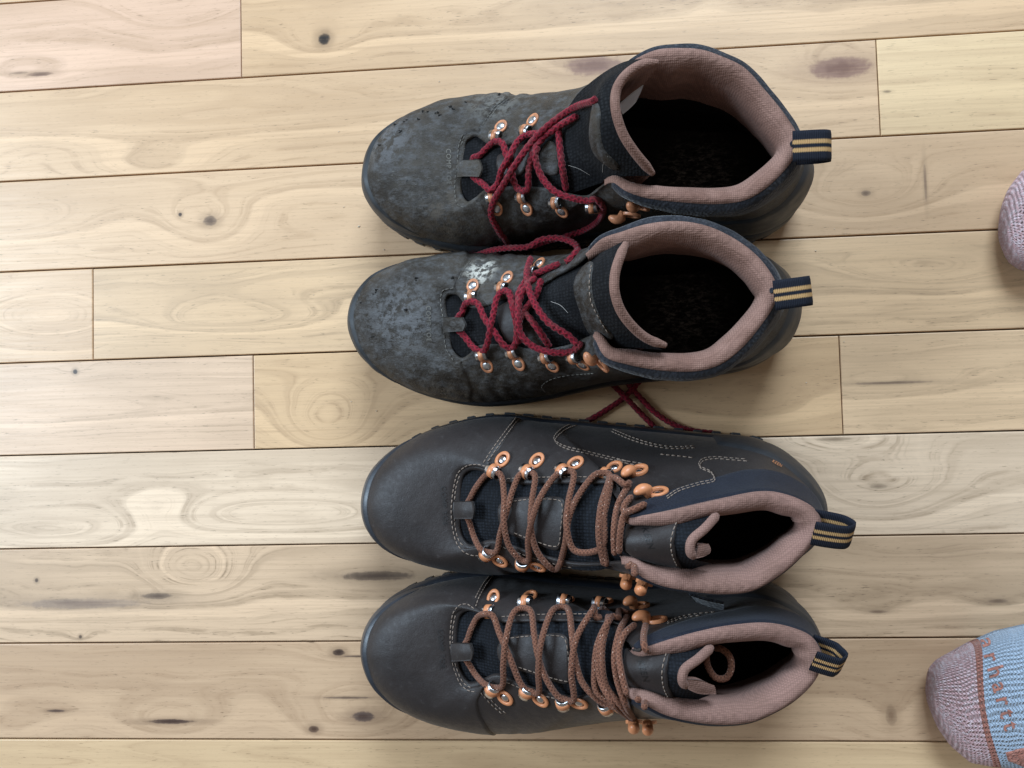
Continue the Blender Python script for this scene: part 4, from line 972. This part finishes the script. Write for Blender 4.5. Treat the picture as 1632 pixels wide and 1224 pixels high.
finish_new(C, CL, CR,
    [[at(*CL(608, 590, .0815)), at(*CL(660, 590, .0875)), at(*CL(720, 588, .092))], [at(*CL(604, 640, .082)), at(*CL(660, 640, .089)), at(*CL(728, 640, .0935))], [at(*CL(612, 694, .0815)), at(*CL(660, 692, .0875)), at(*CL(720, 692, .092))]],
    [CL(1012, 85), CL(945, 180), CL(868, 285), CL(812, 375)],
    [CL(920, 457), CL(1000, 452), CL(1150, 448), CL(1290, 446), CL(1430, 448)], [CL(870, 850), CL(1000, 898), CL(1150, 945), CL(1320, 985)],
    [nst, nst2, [CL(1000, 88), CL(930, 180), CL(850, 290), CL(795, 372)], [CL(978, 88), CL(908, 180), CL(828, 290), CL(775, 372)]],
    [sd, shift(sd, 2, 4.2), [CR(130, 158), CR(250, 208), CR(370, 243), CR(470, 257), CR(600, 252)], [CR(125, 172), CR(245, 222), CR(365, 255), CR(465, 268), CR(600, 263)]],
    [cs_, shift(cs_, -1.5, -3.2), [CR(400, 300), CR(500, 310), CR(600, 322)]],
    [CL(868, 640), CL(885, 600), CL(980, 568), CL(1120, 562), CL(1235, 565), CL(1266, 590), CL(1258, 720), CL(1238, 860), CL(1215, 878), CL(1170, 868), CL(1060, 830), CL(940, 780), CL(885, 735)],
    [[CL(960, 590), CL(1060, 578), CL(1180, 578), CL(1235, 588), CL(1248, 620), CL(1240, 740), CL(1222, 850), CL(1190, 855), CL(1080, 822), CL(960, 775)]],
    [CR(205, 700), CR(330, 675), CR(515, 648), CR(490, 720), CR(478, 800), CR(490, 880), CR(525, 942), CR(400, 920), CR(250, 880), CR(205, 840), CR(195, 780)],
    [[CR(498, 665), CR(470, 740), CR(458, 800), CR(468, 870), CR(495, 930)]],
    [CR(720, 640, .151), CR(650, 718, .1595), CR(575, 788, .164), CR(566, 840, .164), CR(588, 882, .161)],
    [[at(*CR(585, 880, .161)), at(*CR(592, 840, .162)), at(*CR(600, 800, .162))], [at(*CR(625, 870, .158)), at(*CR(630, 840, .159)), at(*CR(630, 800, .159))], [at(*CR(662, 852, .153)), at(*CR(668, 835, .153)), at(*CR(655, 812, .153))]],
    [(CL(895, 345), CL(838, 425)), (CL(1098, 352), CL(1042, 425)), (CL(1325, 368), CL(1266, 412)), (CL(1555, 392), CL(1492, 424)), (CL(878, 938), CL(800, 885)), (CL(1100, 972), CL(1005, 938)), (CL(1305, 1008), CL(1205, 990)), (CL(1550, 1050), CL(1455, 1025))],
    [(CR(280, 395), CR(190, 450)), (CR(388, 520), CR(280, 548)), (None, CR(200, 1050)), (None, CR(285, 1078))],
    [[CL(670, 625, 0, .083), CL(688, 596, 0, .083), CL(702, 572, .003), CL(735, 510, .004), CL(795, 435, .004), CL(838, 418, .0035), CL(880, 430, .004), CL(903, 560, .007), CL(900, 700, .009), CL(930, 850, .007), CL(985, 922, .005), CL(1010, 938, .0035), CL(1045, 940, .004), CL(1045, 820, .006), CL(1070, 690, .009), CL(1115, 570, .009), CL(1215, 430, .005), CL(1266, 410, .0035), CL(1312, 420, .004), CL(1282, 600, .007), CL(1272, 740, .009), CL(1320, 880, .008), CL(1430, 1010, .005), CL(1458, 1026, .0035), CL(1497, 1030, .004), CL(1482, 860, .006), CL(1495, 660, .007), CL(1545, 450, .006), CR(200, 470, .008), CR(230, 455, .004)],
     [CL(670, 660, 0, .083), CL(686, 688, 0, .083), CL(698, 715, .003), CL(725, 800, .004), CL(770, 880, .004), CL(800, 888, .0035), CL(852, 890, .004), CL(880, 780, .006), CL(915, 660, .005), CL(955, 520, .006), CL(998, 430, .004), CL(1042, 420, .0035), CL(1082, 430, .004), CL(1066, 600, .006), CL(1060, 730, .006), CL(1095, 880, .006), CL(1170, 975, .005), CL(1208, 990, .0035), CL(1258, 1000, .004), CL(1262, 850, .006), CL(1285, 690, .006), CL(1340, 560, .006), CL(1445, 430, .005), CL(1492, 422, .0035), CL(1525, 430, .004), CL(1475, 620, .008), CL(1462, 790, .009), CL(1495, 970, .008), CR(130, 1025, .009), CR(205, 1065, .009)],
     [CR(125, 410, .005), CR(90, 600, .006), CR(62, 700, .008), CR(95, 930, .008), CR(160, 1040, .007)],
     [CR(228, 460, .006), CR(165, 570, .006), CR(138, 710, .009), CR(140, 870, .009), CR(185, 1000, .008), CR(270, 1080, .009)],
     [CR(320, 575, .005), CR(260, 605, .006), CR(195, 640, .006), CR(175, 720, .009), CR(165, 860, .008), CR(210, 1000, .008), CR(240, 1060, .006)],
     [CR(240, 530, .006), CR(195, 590, .006), CR(192, 640, .006)],
     [CR(205, 935, .004), CR(238, 905, .007), CR(255, 980, .008), CR(315, 1085, .009)]],
    CL(528, 500), (CR(1315, 722), CR(1483, 745), 43, .146, .45))
sheet(C, 'side_logo_panel', [[at(*CR(560, 1085, .118)), at(*CR(660, 1118, .116)), at(*CR(760, 1140, .112))], [at(*CR(600, 1125, .108)), at(*CR(670, 1152, .106)), at(*CR(755, 1178, .104))]], M['navy_old'], .002)
text_px(C, 'heel_lettering', 'KEEN', CR(1028, 345), (.87, .5), (.5, -.87), 6.5, M['orange'], .0006)
text_px(C, 'embossed_lettering', 'KEEN', CR(292, 712), (.32, .95), (.95, -.32), 14, M['emboss'], .0002, shear=.3)

# ================================================================== new boot, lower one of the pair
TD = [DR(1315, 550, .143), DR(1300, 480, .143), DR(1250, 410, .143), DR(1130, 358, .144), DR(990, 335, .146), DR(810, 348, .149), DR(600, 385, .153), DR(430, 430, .156), DR(330, 462, .156), DR(262, 480, .149),
      DR(215, 400, .135), DL(1590, 425, .127), DL(1430, 405, .118), DL(1200, 400, .109), DL(1000, 405, .100), DL(880, 405, .0945), DL(770, 360, .088), DL(690, 335, .083), DL(632, 375, .080), DL(612, 560, .079), DL(640, 720, .080), DL(690, 785, .082), DL(760, 775, .086), DL(800, 760, .090),
      DL(860, 738, .094), DL(1000, 790, .100), DL(1150, 835, .107), DL(1330, 872, .115), DR(70, 730, .126), DR(235, 760, .147), DR(320, 798, .154), DR(420, 848, .153), DR(560, 885, .151), DR(720, 905, .148), DR(900, 893, .145), DR(1020, 848, .144), DR(1160, 768, .143), DR(1270, 660, .143)]
def rowsD(b):
    return front_rows(b) + [[DR(210, 440, .127), DR(205, 520, .142), DR(200, 590, .145), DR(205, 660, .141), DR(215, 745, .127)],
            [DR(330, 445, .136), DR(325, 520, .152), DR(320, 590, .155), DR(330, 670, .151), DR(350, 760, .134)],
            [DR(480, 440, .140), DR(455, 520, .156), DR(440, 600, .159), DR(450, 690, .155), DR(500, 790, .137)],
            [DR(690, 450, .149), DR(595, 535, .159), DR(512, 605, .163), DR(535, 690, .159), DR(690, 735, .145)]]
D = make_boot('work_boot', False, (1288, 1010, .03), (598, 1026, .02), TD, [0, 9, 15, 19, 24, 29], 'new brown boot with the loop of a lace lying inside its opening', None, GROUP_NEW, tongue_rows=rowsD, pinkt=.42, pad=.85)
nst = [DL(725, 335), DL(685, 310), DL(640, 315), DL(602, 360), DL(587, 440), DL(584, 540), DL(592, 620), DL(615, 712), DL(650, 788), DL(700, 820), DL(748, 826)]
nst2 = [DL(615, 375), DL(601, 450), DL(599, 540), DL(607, 620), DL(630, 705), DL(662, 770), DL(705, 803)]
finish_new(D, DL, DR,
    [[at(*DL(592, 535, .081)), at(*DL(650, 535, .087)), at(*DL(708, 538, .0915))], [at(*DL(590, 590, .0815)), at(*DL(650, 590, .0885)), at(*DL(720, 590, .093))], [at(*DL(598, 645, .081)), at(*DL(650, 642, .087)), at(*DL(712, 638, .0915))]],
    [DL(860, 125), DL(812, 195), DL(767, 275), DL(742, 330)],
    [DL(890, 383), DL(1000, 375), DL(1200, 368), DL(1420, 365)], [DL(890, 758), DL(1010, 805), DL(1150, 850), DL(1330, 890)],
    [nst, nst2, [DL(845, 128), DL(795, 195), DL(750, 275), DL(730, 330)], [DL(825, 128), DL(775, 195), DL(732, 275)], [DL(765, 830), DL(835, 905), DL(905, 965)], [DL(785, 825), DL(855, 900), DL(925, 960)]],
    [], [[DR(440, 325), DR(500, 300), DR(560, 285), DR(640, 275), DR(720, 268)], [DR(440, 335), DR(500, 312), DR(560, 297), DR(640, 287)]],
    [DL(865, 560), DL(890, 520), DL(980, 490), DL(1120, 480), DL(1245, 482), DL(1285, 510), DL(1290, 620), DL(1290, 760), DL(1270, 775), DL(1180, 755), DL(1060, 715), DL(940, 680), DL(880, 640)],
    [[DL(945, 508), DL(1060, 496), DL(1200, 494), DL(1255, 505), DL(1272, 540), DL(1282, 640), DL(1285, 755)], [DL(990, 680), DL(1090, 712), DL(1200, 748), DL(1280, 765)]],
    [DR(200, 480), DR(330, 465), DR(480, 455), DR(450, 530), DR(438, 610), DR(445, 690), DR(490, 775), DR(360, 745), DR(230, 725), DR(200, 640), DR(192, 560)],
    [[DR(440, 480), DR(418, 550), DR(408, 620), DR(420, 700), DR(455, 770)]],
    [DR(690, 465, .150), DR(610, 535, .1585), DR(535, 595, .1635), DR(522, 650, .1635), DR(545, 690, .160)],
    [[at(*DR(540, 640, .162)), at(*DR(535, 670, .1615)), at(*DR(548, 700, .160))], [at(*DR(610, 645, .158)), at(*DR(612, 680, .157)), at(*DR(610, 718, .155))], [at(*DR(688, 678, .151)), at(*DR(700, 700, .150)), at(*DR(704, 722, .149))]],
    [(DL(842, 272), DL(788, 370)), (DL(1058, 262), DL(1012, 335)), (DL(1278, 282), DL(1226, 330)), (DL(1505, 295), DL(1448, 332)), (DL(910, 858), DL(838, 798)), (DL(1118, 868), DL(1056, 822)), (DL(1345, 890), DL(1256, 868)), (DL(1595, 925), DL(1518, 905))],
    [(DR(290, 238), DR(205, 262)), (DR(382, 322), DR(290, 342)), (None, DR(245, 855)), (None, DR(320, 885))],
    [[DL(655, 570, 0, .0805), DL(672, 542, 0, .083), DL(688, 512, .003), DL(705, 460, .004), DL(745, 385, .004), DL(788, 365, .0035), DL(832, 372, .004), DL(875, 480, .006), DL(935, 620, .006), DL(1000, 775, .006), DL(1032, 815, .005), DL(1060, 822, .0035), DL(1103, 835, .004), DL(1105, 700, .008), DL(1120, 540, .009), DL(1185, 350, .005), DL(1226, 325, .0035), DL(1275, 330, .004), DL(1303, 480, .006), DL(1318, 610, .006), DL(1368, 775, .006), DL(1480, 888, .005), DL(1520, 905, .0035), DL(1570, 910, .004), DR(40, 720, .007), DR(28, 590, .007), DR(45, 450, .008), DR(100, 330, .008), DR(175, 258, .006), DR(215, 275, .006)],
     [DL(660, 610, 0, .0805), DL(680, 640, 0, .083), DL(698, 668, .003), DL(735, 725, .004), DL(795, 785, .004), DL(838, 800, .0035), DL(888, 795, .004), DL(898, 660, .009), DL(912, 520, .009), DL(965, 350, .005), DL(1012, 330, .0035), DL(1058, 345, .004), DL(1080, 480, .006), DL(1100, 600, .006), DL(1150, 745, .006), DL(1228, 858, .005), DL(1258, 868, .0035), DL(1310, 878, .004), DL(1300, 700, .009), DL(1330, 510, .009), DL(1425, 345, .005), DL(1448, 328, .0035), DL(1503, 340, .004), DL(1508, 440, .006), DL(1468, 560, .009), DL(1470, 750, .009), DR(130, 780, .009), DR(235, 870, .008)],
     [DR(98, 250, .005), DR(100, 330, .006), DR(72, 450, .009), DR(70, 570, .009), DR(95, 690, .009), DR(180, 800, .008), DR(250, 875, .008)],
     [DR(212, 290, .006), DR(165, 390, .007), DR(140, 520, .009), DR(155, 650, .009), DR(195, 770, .008), DR(245, 870, .008)],
     [DR(260, 335, .008), DR(195, 395, .007), DR(165, 480, .008), DR(178, 610, .009), DR(212, 740, .008), DR(320, 895, .009)],
     [DR(318, 335, .009), DR(305, 400, .006), DR(310, 465, .005), DR(330, 495, .004)],
     [DR(262, 765, .004), DR(310, 745, .006), DR(308, 810, .008), DR(338, 905, .009)],
     [DR(690, 440, .01, .138), DR(660, 500, .01, .135), DR(670, 580, .01, .132), DR(715, 640, .01, .132), DR(770, 640, .01, .133), DR(800, 580, .01, .134), DR(785, 510, .01, .134), DR(740, 475, .01, .133), DR(700, 470, .01, .128)]],
    DL(512, 455), (DR(1318, 520), DR(1432, 552), 40, .144, .5))
text_px(D, 'embossed_lettering', 'KEEN', DR(265, 540), (.30, .95), (.95, -.30), 14, M['emboss'], .0002, shear=.3)

# ================================================================== socked feet
def knit(name, c1, c2, heather=.5, dk=.3):
    t = NT(name); uv = t.coord('UV'); sep = t.n('ShaderNodeSeparateXYZ'); t.l(uv, sep.inputs[0]); u, v = sep.outputs[0], sep.outputs[1]
    jit = t.math('MULTIPLY', t.math('SUBTRACT', t.noise(t.coord(), 130, 3, .6), .5), .0026); u = t.math('ADD', u, jit); v = t.math('ADD', v, jit)
    su = t.math('SINE', t.math('MULTIPLY', u, 6.2832 / .0021)); cell = t.math('FRACT', t.math('MULTIPLY', v, 1 / .0021))
    tri = t.math('ABSOLUTE', t.math('SUBTRACT', cell, .5)); vee = t.math('SINE', t.math('ADD', t.math('MULTIPLY', u, 6.2832 / .0019), t.math('MULTIPLY', tri, 7)))
    h = t.math('ADD', t.math('MULTIPLY', vee, .6), t.math('MULTIPLY', tri, -2.2))
    n = t.noise(t.coord(), 480, 3, .7); c = t.mix(t.ramp(n, .42, .66, 0, heather), c1, c2)
    c = t.mix(t.ramp(h, -1.2, .0, dk, 0), c, tuple(x * .35 for x in c1))
    return t.out(c, .95, t.bump(h, .9, .0012), spec=.15, sheen=.2)
M['sock_toe'] = knit('pink_heather_knit', (.70, .43, .44), (.92, .78, .82), heather=.8, dk=.28)
M['sock_body'] = knit('pale_blue_knit', (.51, .63, .785), (.63, .735, .875), dk=.22)
M['sock_rust'] = knit('rust_knit', (.50, .20, .15), (.60, .33, .27))
def sock(tip, ang, mirror, label, bend=.010):
    global ORG
    p0 = at(*tip); p0[2] = 0; a_ = np.array([math.cos(ang), math.sin(ang), 0]); v_ = np.array([-a_[1], a_[0], 0]) * (1 if not mirror else -1)
    ORG = p0 + a_ * .1; root = empty('sock', ORG, label, 'sock', 'grey and pink socks on feet')
    S_ = [0, .003, .008, .016, .026, .04, .06, .085, .11, .135, .15]
    Wd = [.008, .0205, .0290, .0370, .0420, .0460, .0480, .048, .045, .041, .039]
    Ce = [.002, .001, -.002, -.0055, -.0045, -.003, -.002, -.002, 0, .001, .001]
    Hh = [.009, .017, .023, .028, .0305, .033, .038, .047, .058, .074, .084]
    s_f = np.concatenate([np.linspace(0, .03, 26)[:-1], np.linspace(.03, .15, 46)])
    rings = []
    for s in s_f:
        wd, ce, hh = np.interp(s, S_, Wd), np.interp(s, S_, Ce), np.interp(s, S_, Hh)
        zc = .0175 * math.exp(-(s / .008)) * .5 + hh / 2 if s < .03 else hh / 2
        rings.append((s, zc, 0.0, wd, hh / 2, ce))
    pv = np.array([.158, .084])
    for ph in np.linspace(6, 90, 18):
        ln = np.interp(ph, [0, 30, 48, 70, 90], [.084, .104, .112, .104, .094]); r_ = math.radians(ph)
        c = pv + np.array([math.sin(r_), -math.cos(r_)]) * ln / 2; rings.append((c[0], c[1], r_, np.interp(ph, [0, 40, 90], [.038, .034, .036]), ln / 2, .001))
    for z in np.linspace(.10, .26, 12): rings.append((.158 + .047, z, math.pi / 2, .036 + .006 * (z - .1) / .16, .047 + .004 * (z - .1) / .16, .001))
    for k in (.9, .6, .2, .02): rings.append((.205, .262 + (1 - k) * .01, math.pi / 2, .042 * k, .051 * k, .001))
    nt = 56; th = np.arange(nt) / nt * 2 * np.pi; V = []; U = []; Lu = 0; prev = None
    for (s, z, ph, wd, hh, ce) in rings:
        cs, sn = np.cos(th), np.sin(th)
        y = wd * np.sign(cs) * np.abs(cs) ** .86; q = hh * np.sign(sn) * np.abs(sn) ** .86
        bs = bend * (y / .045) ** 2 * np.clip(s / .03, 0, 1) * (1 if s < .13 else max(0, (1 - (s - .13) / .04)))
        # the ring's "up" tilts back from vertical (toes) to forward-horizontal (leg)
        P = p0 + a_ * (s + bs - q * math.sin(ph))[:, None] + v_ * (y + ce)[:, None]; P[:, 2] = z + q * math.cos(ph) + .0005
        if prev is not None: Lu += np.linalg.norm(np.array([s, z]) - prev)
        prev = np.array([s, z]); V.append(P); U += [(Lu, t_ / (2 * np.pi) * .17) for t_ in th]
    V = np.array(V); n = len(V); U = np.array(U).reshape(n, nt, 2)
    k1 = int(np.searchsorted(s_f, .0245)); k2 = int(np.searchsorted(s_f, .0282))
    def seg(name, i0, i1, mat, cap0=False, cap1=False):
        Vv = V[i0:i1 + 1].reshape(-1, 3); m = i1 - i0 + 1; f = []
        for i in range(m - 1):
            for k in range(nt): f.append((i*nt+k, i*nt+(k+1) % nt, (i+1)*nt+(k+1) % nt, (i+1)*nt+k))
        if cap0: f.append(tuple(range(nt))[::-1])
        if cap1: f.append(tuple((m-1)*nt + k for k in range(nt)))
        return mesh(name, Vv, f, mat, root, uv=U[i0:i1 + 1].reshape(-1, 2)), Vv, f
    b = Boot(); b.root = root
    seg('toe_cap', 0, k1, M['sock_toe'], cap0=True); seg('stripe', k1, k2, M['sock_rust']); _, Vv, f = seg('knit_body', k2, n - 1, M['sock_body'], cap1=True)
    b.bvh = BVHTree.FromPolygons([Vector(x) for x in Vv], f); b.gV, b.gF, b.tV, b.tF = Vv, f, np.zeros((0, 3)), []
    return b
s1 = sock((1487, 1122, .02), math.radians(6), False, 'sock with rust knitted lettering across its pale blue top, near the lower new boot')
text_px(s1, 'knitted_lettering', 'carhartt', (1554, 997), (.27, .963), (.963, -.27), 37, M['sock_rust'], .0005, space=1.42, offs=.012)
patch(s1, 'side_panel', [(1602, 1199), (1625, 1193), (1652, 1187), (1652, 1226), (1630, 1222), (1606, 1213)], M['sock_rust'], .0006, False, register=False)
s2 = sock((1603, 368, .02), math.radians(4), True, 'sock with only its pink toe showing at the edge, level with the worn boots')

# ================================================================== crumbs on the boards
bag = Bag()
for (px, py, s_) in ((572, 361, .0009), (608, 262, .0006), (1160, 705, .0006), (548, 330, .0005), (612, 398, .0006), (660, 415, .0005), (540, 210, .0005), (1300, 400, .0006), (1330, 365, .0004), (1285, 610, .0005), (560, 640, .0005), (600, 655, .0006), (500, 470, .0004), (1345, 545, .0005), (700, 130, .0005)):
    p = at(px, py); V = []
    for i in range(6): V.append(p + [math.cos(i) * s_, math.sin(i) * s_ * .7, .0002])
    V.append(p + [0, 0, s_]); bag.add(V, [(i, (i+1) % 6, 6) for i in range(6)])
ORG = np.zeros(3)
cr = bag.build('crumbs', M['crumb'], None, smooth=False, kind='stuff'); cr['label'] = 'pale crumbs scattered on the wooden boards'; cr['category'] = 'crumbs'
